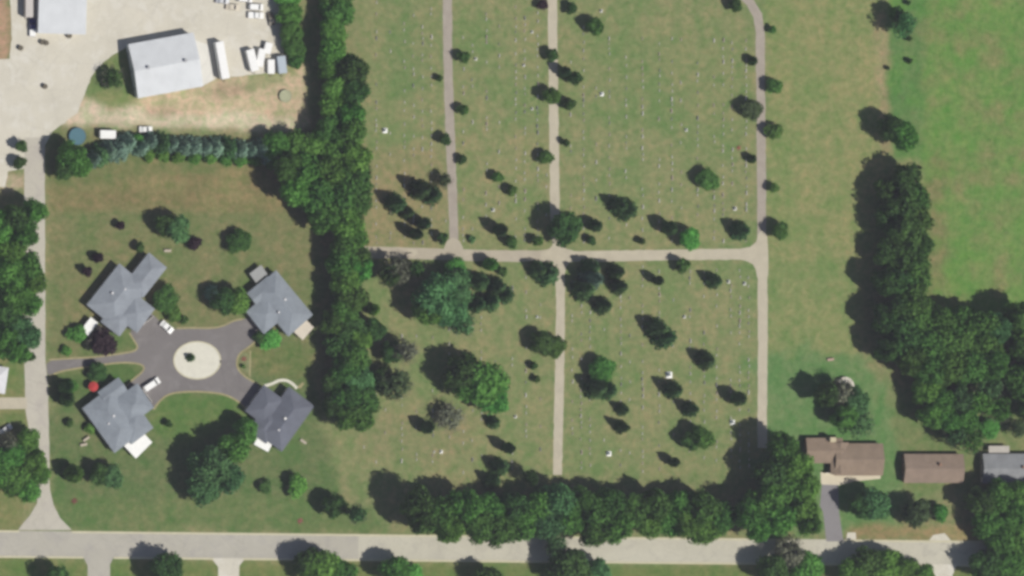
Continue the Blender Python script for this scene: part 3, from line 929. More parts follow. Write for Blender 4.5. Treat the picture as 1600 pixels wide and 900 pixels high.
def car(name, label, cat, px, py, apx, L=4.8, W=1.85, paint=None, style='van'):
    loc, ang = place(px, py, apx)
    root = thing(name, label, cat, loc, ang)
    paint = paint or WPAINT
    l = L / 2
    if style == 'van':
        prof = [(-l, .35), (l, .35), (l, .85), (l - .25, 1.0), (l - 1.0, 1.12), (l - 1.75, 1.78), (-l + .35, 1.82), (-l, 1.2)]
        gl = [(-l + .3, 1.22), (l - 1.15, 1.16), (l - 1.78, 1.70), (-l + .5, 1.74)]
    elif style == 'car':
        prof = [(-l, .35), (l, .35), (l, .75), (l - .2, .88), (l - 1.2, .98), (l - 2.0, 1.42), (-l + 1.3, 1.42), (-l + .6, 1.0), (-l, .92)]
        gl = [(-l + .8, 1.02), (l - 1.35, 1.0), (l - 2.0, 1.37), (-l + 1.35, 1.37)]
    else:
        prof = [(-l, .45), (l, .45), (l, .95), (l - .2, 1.08), (l - 1.3, 1.15), (l - 1.8, 1.75), (l - 3.0, 1.75), (l - 3.2, 1.12), (-l, 1.12)]
        gl = [(l - 3.1, 1.2), (l - 1.45, 1.18), (l - 1.85, 1.68), (l - 2.95, 1.68)]
    ins = lambda z: 0.0 if z < 1.05 else .16 * min(1, (z - 1.0) / .6)
    bm = bmesh.new(); prism(bm, prof, W, ins)
    bmesh.ops.bevel(bm, geom=bm.edges[:], offset=.05, segments=2, affect='EDGES')
    link('body', bm_mesh('body', bm, paint), root)
    bm = bmesh.new(); prism(bm, gl, W + .03, ins)
    link('side_windows', bm_mesh('side_windows', bm, GLASS), root)
    top = max(z for _, z in prof)
    bm = bmesh.new()
    xs = sorted([p for p in prof if p[1] == top], key=lambda p: p[0])
    fx = max(p[0] for p in prof if p[1] >= top - .05); f2 = [p for p in prof if p[0] > fx][-1] if True else None
    cand = [p for p in prof if p[0] > fx and p[1] > .95]
    lo = min(cand, key=lambda p: p[0])
    q = [(fx + .08, -W / 2 + .26, top - .05), (fx + .08, W / 2 - .26, top - .05), (lo[0] - .06, W / 2 - .2, lo[1] + .07), (lo[0] - .06, -W / 2 + .2, lo[1] + .07)]
    vs = [bm.verts.new((a, b, c + .03)) for a, b, c in q] + [bm.verts.new((a, b, c - .03)) for a, b, c in q]
    for f in ((0, 1, 2, 3), (7, 6, 5, 4), (0, 4, 5, 1), (1, 5, 6, 2), (2, 6, 7, 3), (3, 7, 4, 0)): bm.faces.new([vs[i] for i in f])
    bmesh.ops.recalc_face_normals(bm, faces=bm.faces[:])
    link('windscreen', bm_mesh('windscreen', bm, GLASS), root)
    for sx in (-1, 1):
        for sy in (-1, 1):
            wheel(root, sx * (l - .9), sy * (W / 2 - .13))
    for sy in (-1, 1):
        make_box('headlight', LAMP, root, l, sy * (W / 2 - .3), .62, .78, .06, .35)
        make_box('tail_light', TAIL, root, -l, sy * (W / 2 - .15), .70, .95, .06, .2)
    if style == 'pickup':
        make_box('bed_cover', WPAINT, root, -l + 1.15, 0, 1.122, 1.17, 2.2, W - .1, 0, .01)
    return root
def trailer(name, label, cat, px, py, apx, L, W, H, paint=None, hitch=True):
    loc, ang = place(px, py, apx, H)
    root = thing(name, label, cat, loc, ang)
    bm = bmesh.new(); box(bm, 0, 0, .55, H, L, W)
    bmesh.ops.bevel(bm, geom=bm.edges[:], offset=.08, segments=2, affect='EDGES')
    link('body', bm_mesh('body', bm, paint or WPAINT), root)
    bm = bmesh.new()
    for i in range(max(2, int(L / 1.6))):
        box(bm, -L / 2 + .8 + i * 1.6, 0, H + .002, H + .03, .08, W - .2)
    link('roof_ribs', bm_mesh('roof_ribs', bm, paint or WPAINT), root)
    make_box('chassis', RUB, root, 0, 0, .38, .548, L - .3, W * .5)
    for x in ((-L * .22, -L * .22 + .85) if L > 6 else (-L * .1,)):
        for sy in (-1, 1): wheel(root, x, sy * (W / 2 - .16), .36)
    if hitch:
        bm = bmesh.new()
        for sy in (-1, 1): limb(bm, (L / 2 - .1, sy * .6, .5), (L / 2 + 1.1, 0, .5), .05, .05, 6)
        link('hitch', bm_mesh('hitch', bm, RUB), root)
    make_box('rear_door', DOORM, root, -L / 2 - .01, 0, .65, H - .15, .05, W - .3)
    return root
car('car', 'white car parked on the drive beside the cottage hedge', 'car', 261, 511, A(16, 18), 4.6, 2.0, None, 'car')
car('van', 'white van parked on the dark drive below the gravel island', 'van', 237, 601, A(-18, 27), 5.8, 2.1, None, 'van')
car('pickup_truck', 'blue pickup truck with a white bed cover beside the large shed', 'truck', 51, 43, -math.pi / 2, 5.4, 2.0, BPAINT, 'pickup')
trailer('box_trailer', 'long pale trailer beside the corner shed, above the blue pickup', 'trailer', 46, 4, math.pi / 2, 9.0, 2.4, 3.4, plain('beige_panel', alb(206, 200, 194), .5))
trailer('box_trailer', 'longest white box trailer, standing alone beside the metal shed', 'trailer', 348, 94, A(56, 10), 11.6, 2.6, 3.6)
trailer('box_trailer', 'broad white trailer in the cluster, nearest the longest trailer', 'trailer', 395, 94, A(32, 8), 6.8, 2.6, 2.8)
trailer('camper', 'white camper leaning against the broad trailer in the cluster', 'camper', 408, 90, A(-30, 6), 5.6, 2.3, 2.4)
trailer('box_trailer', 'small white trailer at the head of the cluster', 'trailer', 419, 75, A(12, -3), 3.4, 2.3, 2.0)
trailer('box_trailer', 'pale blue trailer closest to the tree belt', 'trailer', 441, 101, A(26, 3), 5.4, 2.7, 2.7, plain('pale_blue_panel', alb(184, 196, 206), .5))
car('van', 'white van parked above the trailers near the tree belt', 'van', 400, 11, 0.05, 4.8, 2.0, None, 'van')
car('pickup_truck', 'white pickup parked below the white van', 'truck', 400, 24, 0.05, 5.0, 2.0, None, 'pickup')
car('car', 'pale car at the edge of the yard, west of the white van', 'car', 364, 11, 0.1, 4.4, 1.8, plain('cream_paint', alb(226, 216, 196), .3), 'car')
car('car', 'silver car beside the pale car at the yard edge', 'car', 348, 1, 0.1, 4.4, 1.8, SPAINT, 'car')
sheet('shed_forecourt', rough_edge([(292, 58), (326, 70), (334, 124), (312, 136), (300, 100)], 6, .8), 0.016, paving('forecourt_concrete', alb(216, 214, 206, 1.08)))
car('van', 'white van parked higher, touching the pale car at the yard edge', 'van', 383, -2, 0.1, 4.8, 2.0, None, 'van')
car('car', 'dark green car at the yard edge below the white pickup', 'car', 424, 30, 1.4, 4.0, 1.7, plain('green_paint', alb(116, 110, 96), .4), 'car')
trailer('box_trailer', 'low pale trailer tucked between the camper and the blue trailer', 'trailer', 424, 104, math.pi / 2, 4.4, 2.2, 1.6)
trailer('box_trailer', 'short white trailer between the spruces and the gravel track', 'trailer', 169, 210, 0.02, 5.0, 2.6, 2.6)
car('car', 'white car half hidden by the spruce row', 'car', 228, 202, 0.0, 4.2, 1.8, None, 'car')
car('car', 'silver car showing between tree crowns west of the street', 'car', 46, 508, math.pi / 2, 3.8, 1.7, None, 'car')
car('car', 'grey car under the trees below the neighbour driveway', 'car', 9, 671, -0.6, 4.4, 1.8, SPAINT, 'car')

# ------------------------------------------------------------------ yard objects
def disc_thing(name, label, cat, px, py, r, h, mat, rim):
    p = P(px, py, h)
    root = thing(name, label, cat, (p.x, p.y, 0))
    bm = bmesh.new(); cyl(bm, 0, 0, h - .08, h, r * .93, r * .93, 28)
    link('mat', bm_mesh('mat', bm, mat), root)
    bm = bmesh.new()
    n = 28
    ring = [[bm.verts.new((rr * math.cos(2 * math.pi * i / n), rr * math.sin(2 * math.pi * i / n), z)) for i in range(n)] for rr, z in ((r * .93 + .004, h - .05), (r * .93 + .004, h + .05), (r, h + .05), (r, h - .05))]
    for k in range(4):
        for i in range(n): bm.faces.new((ring[k][i], ring[k][(i + 1) % n], ring[(k + 1) % 4][(i + 1) % n], ring[(k + 1) % 4][i]))
    bmesh.ops.recalc_face_normals(bm, faces=bm.faces[:])
    link('frame', bm_mesh('frame', bm, rim), root)
    for k in range(6):
        a = k * math.pi / 3
        bm = bmesh.new(); cyl(bm, r * .96 * math.cos(a), r * .96 * math.sin(a), 0, h - .052, .05, .05, 8)
        link('leg', bm_mesh('leg', bm, VENT), root)
    return root
disc_thing('trampoline', 'teal round trampoline at the end of the spruce row', 'trampoline', 121, 213, 2.7, .9, plain('teal_mat', alb(70, 118, 132), .6), plain('teal_pad', alb(58, 100, 120), .6))
disc_thing('trampoline', 'pale green round trampoline on the bare soil beside the belt', 'trampoline', 446, 150, 2.0, .7, surf('pale_mat', alb(180, 182, 150), .1, .5, 2), plain('sage_pad', alb(148, 154, 126), .6))
def parasol(px, py):
    h = 2.5; p = P(px, py, h)
    root = thing('parasol', 'red round parasol on the lawn beside the cottage', 'parasol', (p.x, p.y, 0))
    bm = bmesh.new(); n = 8; r = 1.6
    top = bm.verts.new((0, 0, h + .55)); ring = [bm.verts.new((r * math.cos(2 * math.pi * i / n), r * math.sin(2 * math.pi * i / n), h)) for i in range(n)]
    low = [bm.verts.new((r * math.cos(2 * math.pi * i / n), r * math.sin(2 * math.pi * i / n), h - .18)) for i in range(n)]
    for i in range(n):
        bm.faces.new((ring[i], ring[(i + 1) % n], top)); bm.faces.new((low[i], low[(i + 1) % n], ring[(i + 1) % n], ring[i]))
    link('canopy', bm_mesh('canopy', bm, plain('red_cloth', alb(190, 62, 60), .8)), root)
    bm = bmesh.new(); cyl(bm, 0, 0, 0, h + .5, .04, .04, 10); link('pole', bm_mesh('pole', bm, VENT), root)
    bm = bmesh.new(); cyl(bm, 0, 0, 0, .12, .35, .3, 16); link('base', bm_mesh('base', bm, TRIM), root)
parasol(146, 604)
def drum(px, py, label):
    p = P(px, py, .5)
    root = thing('oil_drum', label, 'drum', (p.x, p.y, 0))
    bm = bmesh.new(); cyl(bm, 0, 0, 0, 1.1, .75, .75, 16)
    m = surf('drum_rust', alb(112, 106, 92), .2, 1, 3)
    link('barrel', bm_mesh('barrel', bm, m), root)
    for z in (.3, .7, 1.1):
        bm = bmesh.new(); cyl(bm, 0, 0, z, z + .06, .79, .79, 16); link('hoop', bm_mesh('hoop', bm, m), root)
drum(32, 75, 'dark brown drum standing alone on the pale yard, nearest the picture edge')
drum(66, 66, 'dark drum at the corner of the large shed')
drum(72, 67, 'second dark drum touching the one at the shed corner')
drum(108, 56, 'faint grey drum against the large shed wall')
drum(70, 135, 'brown drum standing out in the middle of the yard')
# round white tank cover behind the ranch house
p = P(1321, 604, 1.3)
pool = thing('round_pool', 'white rimmed round pool half hidden under a tree behind the ranch house', 'pool', (p.x, p.y, 0))
bm = bmesh.new(); cyl(bm, 0, 0, 0, 1.2, 2.9, 2.9, 32); link('shell', bm_mesh('shell', bm, WHITE), pool)
bm = bmesh.new(); cyl(bm, 0, 0, 1.202, 1.26, 3.05, 3.05, 32); link('cover', bm_mesh('cover', bm, surf('pool_cover', alb(226, 220, 206), .05, .5, 2)), pool)

def bench(px, py, ang, label, mat):
    p = P(px, py, .4)
    root = thing('garden_bench', label, 'bench', (p.x, p.y, 0), ang)
    make_box('seat', mat, root, 0, 0, .40, .48, 2.2, .7, 0, .02)
    make_box('backrest', mat, root, 0, .38, .482, 1.0, 2.2, .08)
    for sx in (-1, 1): make_box('leg', mat, root, sx * .9, 0, 0, .398, .1, .6)
WOODG = plain('weathered_wood', alb(196, 186, 168), .8)
bench(1298, 562, .1, 'pinkish bench on the open lawn above the white rimmed pool', plain('pink_bench', alb(190, 166, 150), .8))
bench(1350, 657, .3, 'small pale bench among the trees behind the ranch house', WOODG)
bench(135, 686, .6, 'pale bench on the lawn beside the slate cottage, the nearer to it', WOODG)
bench(131, 695, .2, 'pale bench on the lawn beside the slate cottage, the farther from it', WOODG)
bench(262, 392, .0, 'pale yellow bench near the end of the long cottage wing', WOODG)
bench(474, 690, -.6, 'thin pale bench on the grass behind the charcoal roofed cottage', WOODG)
bench(640, 398, .0, 'small pale bench where the cross lane meets the belt', WOODG)
# flower beds
for x, y, r, c, lb in ((116, 783, .9, (150, 96, 84), 'small reddish flower bed in the lawn by the main road'), (469, 814, .8, (176, 118, 104), 'pinkish flower bed beside the kerb near the lone tall tree'),
                       (381, 561, .7, (168, 110, 92), 'red flowers in the bed at the east end of the drive'), (1154, 231, .6, (172, 110, 90), 'red flowers beside the smallest shrub near the east lane')):
    p = P(x, y, 0)
    rs = np.random.RandomState(int(x)); n = 160
    q = rs.normal(size=(n, 3)) * np.array([r * .5, r * .5, .08]); q[:, 2] = np.abs(q[:, 2]) + .12
    me = cards_mesh('flower_bed', q, rs.normal(size=(n, 3)) * .4 + np.array([0, 0, 1.0]), np.full(n, .12), plain('petals', alb(*c), .8), None, rs)
    o = link('flower_bed', me); o.location = (p.x, p.y, 0); tag(o, lb, 'flowers')

# ------------------------------------------------------------------ headstones
STONES = [surf('granite_grey', (0.44, 0.43, 0.39), .15, 1, 8), surf('granite_pale', (0.56, 0.54, 0.49), .1, 1, 8), surf('granite_rose', (0.36, 0.29, 0.25), .15, 1, 8), surf('granite_dark', (0.20, 0.20, 0.20), .15, 1, 8)]
BASE = surf('stone_base', (0.34, 0.33, 0.27), .1, 1, 8)
def stone_mesh(kind, mi):
    bm = bmesh.new()
    if kind == 0:
        prof = [(-.5, 0), (.5, 0), (.5, .62)] + [(.5 * math.cos(t), .62 + .16 * math.sin(t)) for t in np.linspace(.2, math.pi - .2, 7)] + [(-.5, .62)]
    elif kind == 1: prof = [(-.62, 0), (.62, 0), (.60, .72), (-.60, .72)]
    else: prof = [(-.3, 0), (.3, 0), (.3, .75), (.15, .98), (-.15, .98), (-.3, .75)]
    A_ = [bm.verts.new((-.12, x, .18 + z)) for x, z in prof]; B_ = [bm.verts.new((.12, x, .18 + z)) for x, z in prof]
    n = len(prof)
    for i in range(n): bm.faces.new((A_[i], A_[(i + 1) % n], B_[(i + 1) % n], B_[i]))
    bm.faces.new(A_[::-1]); bm.faces.new(B_)
    bmesh.ops.recalc_face_normals(bm, faces=bm.faces[:])
    return bm_mesh('slab', bm, STONES[mi])
SM = [(stone_mesh(k % 3, m), m) for k, m in ((0, 0), (1, 0), (2, 1), (0, 1), (1, 1), (0, 2), (1, 2), (1, 3), (0, 0))]
bm = bmesh.new(); box(bm, 0, 0, -.05, .178, .5, 1.5); PLM = bm_mesh('plinth', bm, BASE)
BLOCKS = [
    ('rows between the belt and west lane', [(580, 0), (692, 0), (697, 380), (580, 385)], 36),
    ('rows between west and centre lanes', [(716, 20), (852, 0), (856, 380), (720, 385)], 50),
    ('rows of the wide northern block', [(884, 40), (1170, 60), (1176, 385), (884, 385)], 104),
    ('rows of the south east block', [(892, 415), (1178, 415), (1178, 740), (886, 735)], 80),
    ('rows west of the lower centre lane', [(600, 530), (862, 415), (862, 740), (560, 740)], 30),
]
def inpoly(x, y, pts):
    ins = False
    n = len(pts)
    for i in range(n):
        x0, y0 = pts[i]; x1, y1 = pts[(i + 1) % n]
        if (y0 > y) != (y1 > y) and x < (x1 - x0) * (y - y0) / (y1 - y0) + x0: ins = not ins
    return ins
def headstone(px, py, label, group, k=None, s=1.0, name='headstone'):
    p = P(px, py, 0)
    if group is None:
        rt = thing(name, label, 'headstone', (p.x, p.y, 0), 0)
        rt.scale = (s * 1.1, s, s * .5)
        link('plinth', PLM, rt); link('slab', SM[k][0], rt)
        return rt
    rt = thing(name, label, 'headstone', (p.x, p.y, 0), rnd.uniform(-.05, .05), group)
    rt.scale = (s * 1.1, s, s * .5)
    link('plinth', PLM, rt); link('slab', SM[rnd.randrange(len(SM))][0] if k is None else SM[k][0], rt)
    return rt
extra_pts = []
for desc, poly, count in BLOCKS:
    xs = [q[0] for q in poly]; ys = [q[1] for q in poly]
    cand = []
    x = min(xs) + 8; row = 0
    while x < max(xs):
        dens = rnd.choice((.25, .5, .75, .9))
        y = min(ys) + rnd.uniform(0, 12)
        while y < max(ys):
            if inpoly(x, y, poly) and rnd.random() < dens: cand.append((x + rnd.uniform(-.8, .8), y))
            y += rnd.choice((8, 10, 10, 13, 18))
        x += rnd.choice((14, 20, 22, 26)); row += 1
    rnd.shuffle(cand)
    for (hx, hy) in cand[:count]: headstone(hx, hy, 'small headstone in the ' + desc, 'headstones in the ' + desc, None, rnd.uniform(.55, 1.05))
    extra_pts += cand[count:count * 3]
vv, ff, fm = [], [], []
for (hx, hy) in extra_pts:
    p = P(hx, hy, 0)
    m, mi = SM[rnd.randrange(len(SM))]
    for src, idx in ((m, mi), (PLM, 4)):
        o = len(vv)
        vv += [(p.x + v.co.x * .75, p.y + v.co.y * .65, v.co.z * .32) for v in src.vertices]
        for f in src.polygons: ff.append([i + o for i in f.vertices]); fm.append(idx)
me = bpy.data.meshes.new('headstones'); me.from_pydata(vv, [], ff)
for m in STONES + [BASE]: me.materials.append(m)
me.polygons.foreach_set('material_index', fm)
o = link('headstones', me); o['kind'] = 'stuff'; o['label'] = 'further small headstones in faint rows across the cemetery turf'
WST = plain('white_marble', (0.84, 0.84, 0.82), .5)
PST = surf('pale_marble', (0.56, 0.56, 0.52), .08, 1, 6)
def monument(px, py, label, s=1.0):
    WST = globals()['WST'] if ('bright' in label or label.startswith('white')) else PST
    s = s if WST is not PST else s * .8
    p = P(px, py, .6)
    rt = thing('white_monument', label, 'monument', (p.x, p.y, 0))
    make_box('plinth', WST, rt, 0, 0, 0, .35 * s, 1.9 * s, 1.9 * s, 0, .03)
    make_box('pedestal', WST, rt, 0, 0, .352 * s, 1.0 * s, 1.2 * s, 1.2 * s, 0, .03)
    make_box('shaft', WST, rt, 0, 0, 1.002 * s, 2.3 * s, .7 * s, .7 * s, 0, .02, .7)
for x, y, s, lb in ((602, 204, 1.0, 'bright white monument alone near the belt, in the narrow west block'),
                    (1046, 586, 1.3, 'largest bright white monument, just above a dark spruce cluster'),
                    (1145, 660, 1.0, 'bright white monument near the foot of the east lane'),
                    (952, 709, 1.0, 'bright white monument north of the southern tree row, east of the centre lane'),
                    (771, 328, .9, 'pale monument between the west and centre lanes above the dark column tree'),
                    (1149, 326, 1.0, 'pale monument above the spruce beside the east lane'),
                    (1073, 203, .8, 'tall thin pale monument amid the rows of the wide block'),
                    (1070, 495, .8, 'small white monument above the paired spruces in the south east block'),
                    (744, 92, .8, 'pale monument beside the round tree on the west lane'),
                    (819, 102, .7, 'pale monument west of the centre lane, near a round tree'),
                    (832, 50, .7, 'faint pale monument highest of those beside the centre lane'),
                    (832, 170, .7, 'faint pale monument below the lane side tree pair'),
                    (690, 706, .65, 'white monument east of its twin in the lower west block'),
                    (679, 706, .55, 'greenish white monument west of its twin in the lower west block'),
                    (806, 651, .8, 'pale monument beside the big broad tree in the lower west block'),
                    (840, 495, .7, 'pale monument above the conifer beside the lower centre lane'),
                    (1139, 440, .9, 'pale monument in the corner where the cross lane meets the east lane, inner'),
                    (1164, 443, .9, 'pale monument in the corner where the cross lane meets the east lane, outer'),
                    (940, 17, .8, 'pale monument above the round tree east of the centre lane'),
                    (941, 147, .8, 'pale monument in the bright row east of the centre lane')):
    monument(x, y, lb, s * .8)

# ------------------------------------------------------------------ air between the ground and the aircraft
bm = bmesh.new(); box(bm, 0, 0, -1.0, CAM.z + 12, 6600, 6600)
bmesh.ops.recalc_face_normals(bm, faces=bm.faces[:])
hm = bpy.data.materials.new('air'); hm.use_nodes = True
hn = hm.node_tree; hn.nodes.remove(hn.nodes['Principled BSDF'])
pv = hn.nodes.new('ShaderNodeVolumePrincipled')
pv.inputs['Color'].default_value = (0.82, 0.78, 1.0, 1)
pv.inputs['Density'].default_value = 3.0e-5
hn.links.new(pv.outputs[0], hn.nodes['Material Output'].inputs['Volume'])
hz = link('haze', bm_mesh('haze', bm, hm)); hz['kind'] = 'stuff'; hz['label'] = 'thin pale summer haze over the whole scene'

# ------------------------------------------------------------------ trees
# woodland belt between the workshops, the cottages and the cemetery
g = 'trees of the woodland belt west of the cemetery'
lb = 'tall broad tree within the dense woodland belt'
for x, y, r, c in ((452, -8, 20, 'bright'), (452, 20, 20, 'bright'), (455, 48, 19, 'mid'), (458, 76, 17, 'mid'), (462, 96, 11, 'mid'),
                   (530, -10, 28, 'mid'), (528, 18, 26, 'mid'), (518, 48, 25, 'mid'), (520, 78, 24, 'bright'), (516, 104, 22, 'mid'), (550, 112, 26, 'dark'), (553, 140, 25, 'dark'),
                   (525, 140, 26, 'mid'), (522, 172, 24, 'mid'), (548, 178, 22, 'bright'), (548, 205, 25, 'mid'), (515, 205, 26, 'mid'), (432, 228, 24, 'mid'), (462, 236, 28, 'mid'),
                   (494, 235, 28, 'mid'), (530, 235, 32, 'mid'), (553, 245, 28, 'mid'), (446, 262, 26, 'mid'), (478, 270, 30, 'mid'), (512, 272, 30, 'mid'), (548, 280, 32, 'mid'),
                   (462, 296, 27, 'mid'), (492, 305, 30, 'mid'), (528, 310, 30, 'mid'), (553, 318, 27, 'mid'), (510, 335, 26, 'mid'), (540, 345, 30, 'mid'), (551, 372, 25, 'bright'),
                   (538, 378, 24, 'mid'), (556, 400, 24, 'mid'), (540, 412, 26, 'mid'), (560, 420, 22, 'bright'), (540, 440, 26, 'mid'), (548, 462, 25, 'mid'), (536, 484, 24, 'mid'), (524, 505, 22, 'mid'),
                   (545, 512, 25, 'dark'), (560, 530, 22, 'mid'), (532, 540, 24, 'dark'), (552, 556, 24, 'mid'), (540, 580, 24, 'mid'), (558, 596, 27, 'blue'), (540, 618, 26, 'mid'),
                   (562, 628, 27, 'mid'), (546, 648, 26, 'mid'), (563, 655, 20, 'mid'), (520, 600, 20, 'dark'), (518, 635, 20, 'dark')):
    tree('broad', rnd.choice((c, 'soft')) if c == 'mid' else c, x, y, r * 1.06, 5.5 if (x < 470 and y < 110) else (rnd.uniform(8, 10) if (x < 535 and y < 262) else (rnd.uniform(7.5, 9) if (x < 535 and y > 480) else (rnd.uniform(9, 11.5) if y > 345 else rnd.uniform(11, 14)))), lb, g)
# southern row along the main road
g = 'trees of the row between the cemetery and the main road'
lb = 'tall tree in the continuous row lining the main road'
for x, y, r, c in ((652, 782, 24, 'dark'), (656, 808, 22, 'dark'), (684, 800, 28, 'mid'), (700, 822, 23, 'mid'), (722, 788, 28, 'mid'), (742, 815, 27, 'mid'), (764, 795, 28, 'mid'), (780, 822, 25, 'mid'), (800, 788, 26, 'dark'), (815, 812, 28, 'mid'),
                   (838, 792, 26, 'mid'), (852, 812, 26, 'blue'), (872, 782, 27, 'blue'), (888, 806, 27, 'mid'), (905, 782, 26, 'mid'), (928, 800, 28, 'mid'), (925, 828, 24, 'mid'), (952, 785, 26, 'mid'),
                   (962, 818, 25, 'mid'), (985, 795, 28, 'mid'), (1008, 815, 24, 'mid'), (1022, 788, 27, 'mid'), (1040, 808, 26, 'mid'), (1060, 790, 26, 'mid'), (1070, 815, 25, 'mid'), (1095, 795, 28, 'mid'),
                   (1096, 824, 25, 'mid'), (1120, 805, 25, 'mid')):
    tree('broad', rnd.choice((c, 'soft')) if c == 'mid' else c, x, y + 4, r * 1.08, 16.5 if x < 730 else rnd.uniform(11, 14), lb, g)
g = 'giant trees at the foot of the east lane'
lb = 'very tall tree in the mass at the foot of the east lane'
for x, y, r, c in ((1222, 702, 30, 'mid'), (1240, 728, 32, 'mid'), (1206, 735, 32, 'dark'), (1225, 765, 34, 'mid'), (1255, 762, 26, 'mid'), (1195, 782, 30, 'mid'), (1165, 805, 28, 'mid'), (1250, 795, 30, 'mid'),
                   (1215, 812, 30, 'mid'), (1182, 825, 22, 'mid'), (1262, 818, 20, 'mid')):
    tree('broad', c, x, y, r, rnd.uniform(13, 16.5), lb, g)
# belt between the strip of turf and the field
g = 'trees of the tall belt beside the farm field'
lb = 'tall dark tree in the belt beside the farm field'
for x, y, r, c in ((1408, 282, 27, 'dark'), (1422, 308, 27, 'mid'), (1405, 325, 26, 'dark'), (1424, 342, 26, 'mid'), (1408, 365, 28, 'dark'), (1428, 385, 24, 'mid'), (1408, 402, 28, 'dark'), (1424, 425, 27, 'mid'),
                   (1404, 442, 28, 'dark'), (1420, 468, 28, 'mid'), (1400, 488, 28, 'dark'), (1432, 502, 30, 'mid'), (1408, 525, 30, 'dark'), (1440, 540, 30, 'mid'), (1418, 560, 27, 'mid'), (1462, 505, 27, 'mid'),
                   (1468, 538, 28, 'mid'), (1445, 575, 26, 'mid'), (1478, 570, 28, 'mid'), (1494, 505, 28, 'mid'), (1502, 538, 32, 'mid'), (1528, 508, 28, 'mid'), (1536, 540, 30, 'mid'), (1510, 572, 28, 'mid'),
                   (1552, 515, 24, 'blue'), (1545, 568, 24, 'mid'), (1588, 500, 26, 'mid'), (1612, 520, 30, 'mid'), (1592, 545, 24, 'mid'), (1384, 300, 19, 'dark'), (1382, 345, 19, 'dark'), (1382, 395, 19, 'dark'), (1378, 440, 20, 'dark'), (1378, 500, 20, 'dark'), (1384, 545, 20, 'dark'), (1612, 570, 28, 'mid'), (1585, 590, 26, 'mid'), (1620, 610, 28, 'mid')):  # small dark trees on the west edge are added in place of shade
    tree('broad', 'soft' if c == 'mid' else c, x, y, r, 13.5 if x < 1388 else rnd.uniform(12, 15.5), lb, g)
g = 'lighter trees behind the gabled houses'
lb = 'light green tree behind the gabled houses'
for x, y, r, c in ((1470, 628, 24, 'mid'), (1496, 622, 24, 'blue'), (1478, 656, 24, 'mid'), (1505, 655, 26, 'mid'), (1528, 628, 22, 'mid'), (1490, 682, 20, 'blue'), (1516, 688, 22, 'mid'), (1545, 605, 22, 'blue'), (1448, 612, 24, 'mid'), (1455, 648, 24, 'mid'), (1560, 640, 22, 'mid')):
    tree('broad' if r > 22 else 'sparse', c, x, y, r, rnd.uniform(9.5, 12.5), lb, g)
tree('broad', 'dark', 1612, 640, 28, 12, 'dark tree at the picture edge behind the grey gabled house')
tree('broad', 'bright', 1548, 668, 18, 4, 'low bright tree on the lawn behind the pale awning')
tree('sparse', 'olive', 1590, 668, 16, 7, 'brownish thin tree beside the pale awning')
# field edge
tree('broad', 'mid', 1412, 212, 25, 12.5, 'broad green tree at the field edge, alone above the tall belt')
tree('broad', 'dark', 1392, 200, 20, 11, 'dark tree beside the lone broad tree at the field edge')
tree('sparse', 'blue', 1412, 38, 20, 11, 'ragged see-through tree at the top of the field edge')
tree('broad', 'dark', 1398, 22, 14, 9, 'dark tree beside the ragged tree at the field edge')
tree('shrub', 'dark', 1421, 60, 5.5, 2.4, 'dark shrub in the field, just below the ragged tree')
tree('shrub', 'dark', 1421, 95, 5, 2.2, 'dark shrub in the field, the lower of two')
tree('shrub', 'olive', 1387, 106, 4, 1.4, 'tiny olive shrub on the field boundary line')
tree('shrub', 'dark', 1419, 4, 5, 2, 'dark shrub in the field at the upper picture edge')
tree('shrub', 'dark', 1438, 262, 3, 1.5, 'smallest dark shrub in the field, beside the tall belt')
# behind the ranch house
tree('sparse', 'grey', 1312, 612, 24, 10, 'greyish thin tree leaning over the white rimmed pool')
tree('broad', 'dark', 1292, 618, 20, 12, 'dark tree beside the greyish thin tree behind the ranch house')
tree('broad', 'blue', 1335, 628, 24, 10, 'bluish tree between the pool and the ranch house')
tree('broad', 'mid', 1318, 650, 22, 10, 'mid green tree nearest the ranch house chimney')
tree('sparse', 'blue', 1345, 662, 22, 8, 'loose bluish tree behind the ranch house roof')
# front of the houses by the road
tree('broad', 'blue', 1368, 786, 26, 10, 'dark bluish tree beside the grey driveway')
tree('broad', 'dark', 1345, 790, 20, 9, 'near black tree touching the grey driveway')
tree('broad', 'olive', 1432, 800, 22, 10, 'olive tree in front of the tan brown house')
tree('round', 'bright', 1470, 800, 17, 7, 'brightest green tree in front of the tan brown house')
g = 'trees by the road before the grey gabled house'
for x, y, r, c in ((1530, 785, 26, 'dark'), (1556, 775, 26, 'mid'), (1590, 772, 26, 'mid'), (1545, 815, 28, 'mid'), (1580, 805, 28, 'mid'), (1612, 812, 28, 'bright'), (1565, 845, 28, 'mid'), (1598, 845, 30, 'mid'), (1620, 780, 26, 'bright')):
    tree('broad', c, x, y, r, rnd.uniform(10, 12), 'large tree in the cluster by the road before the grey gabled house', g)
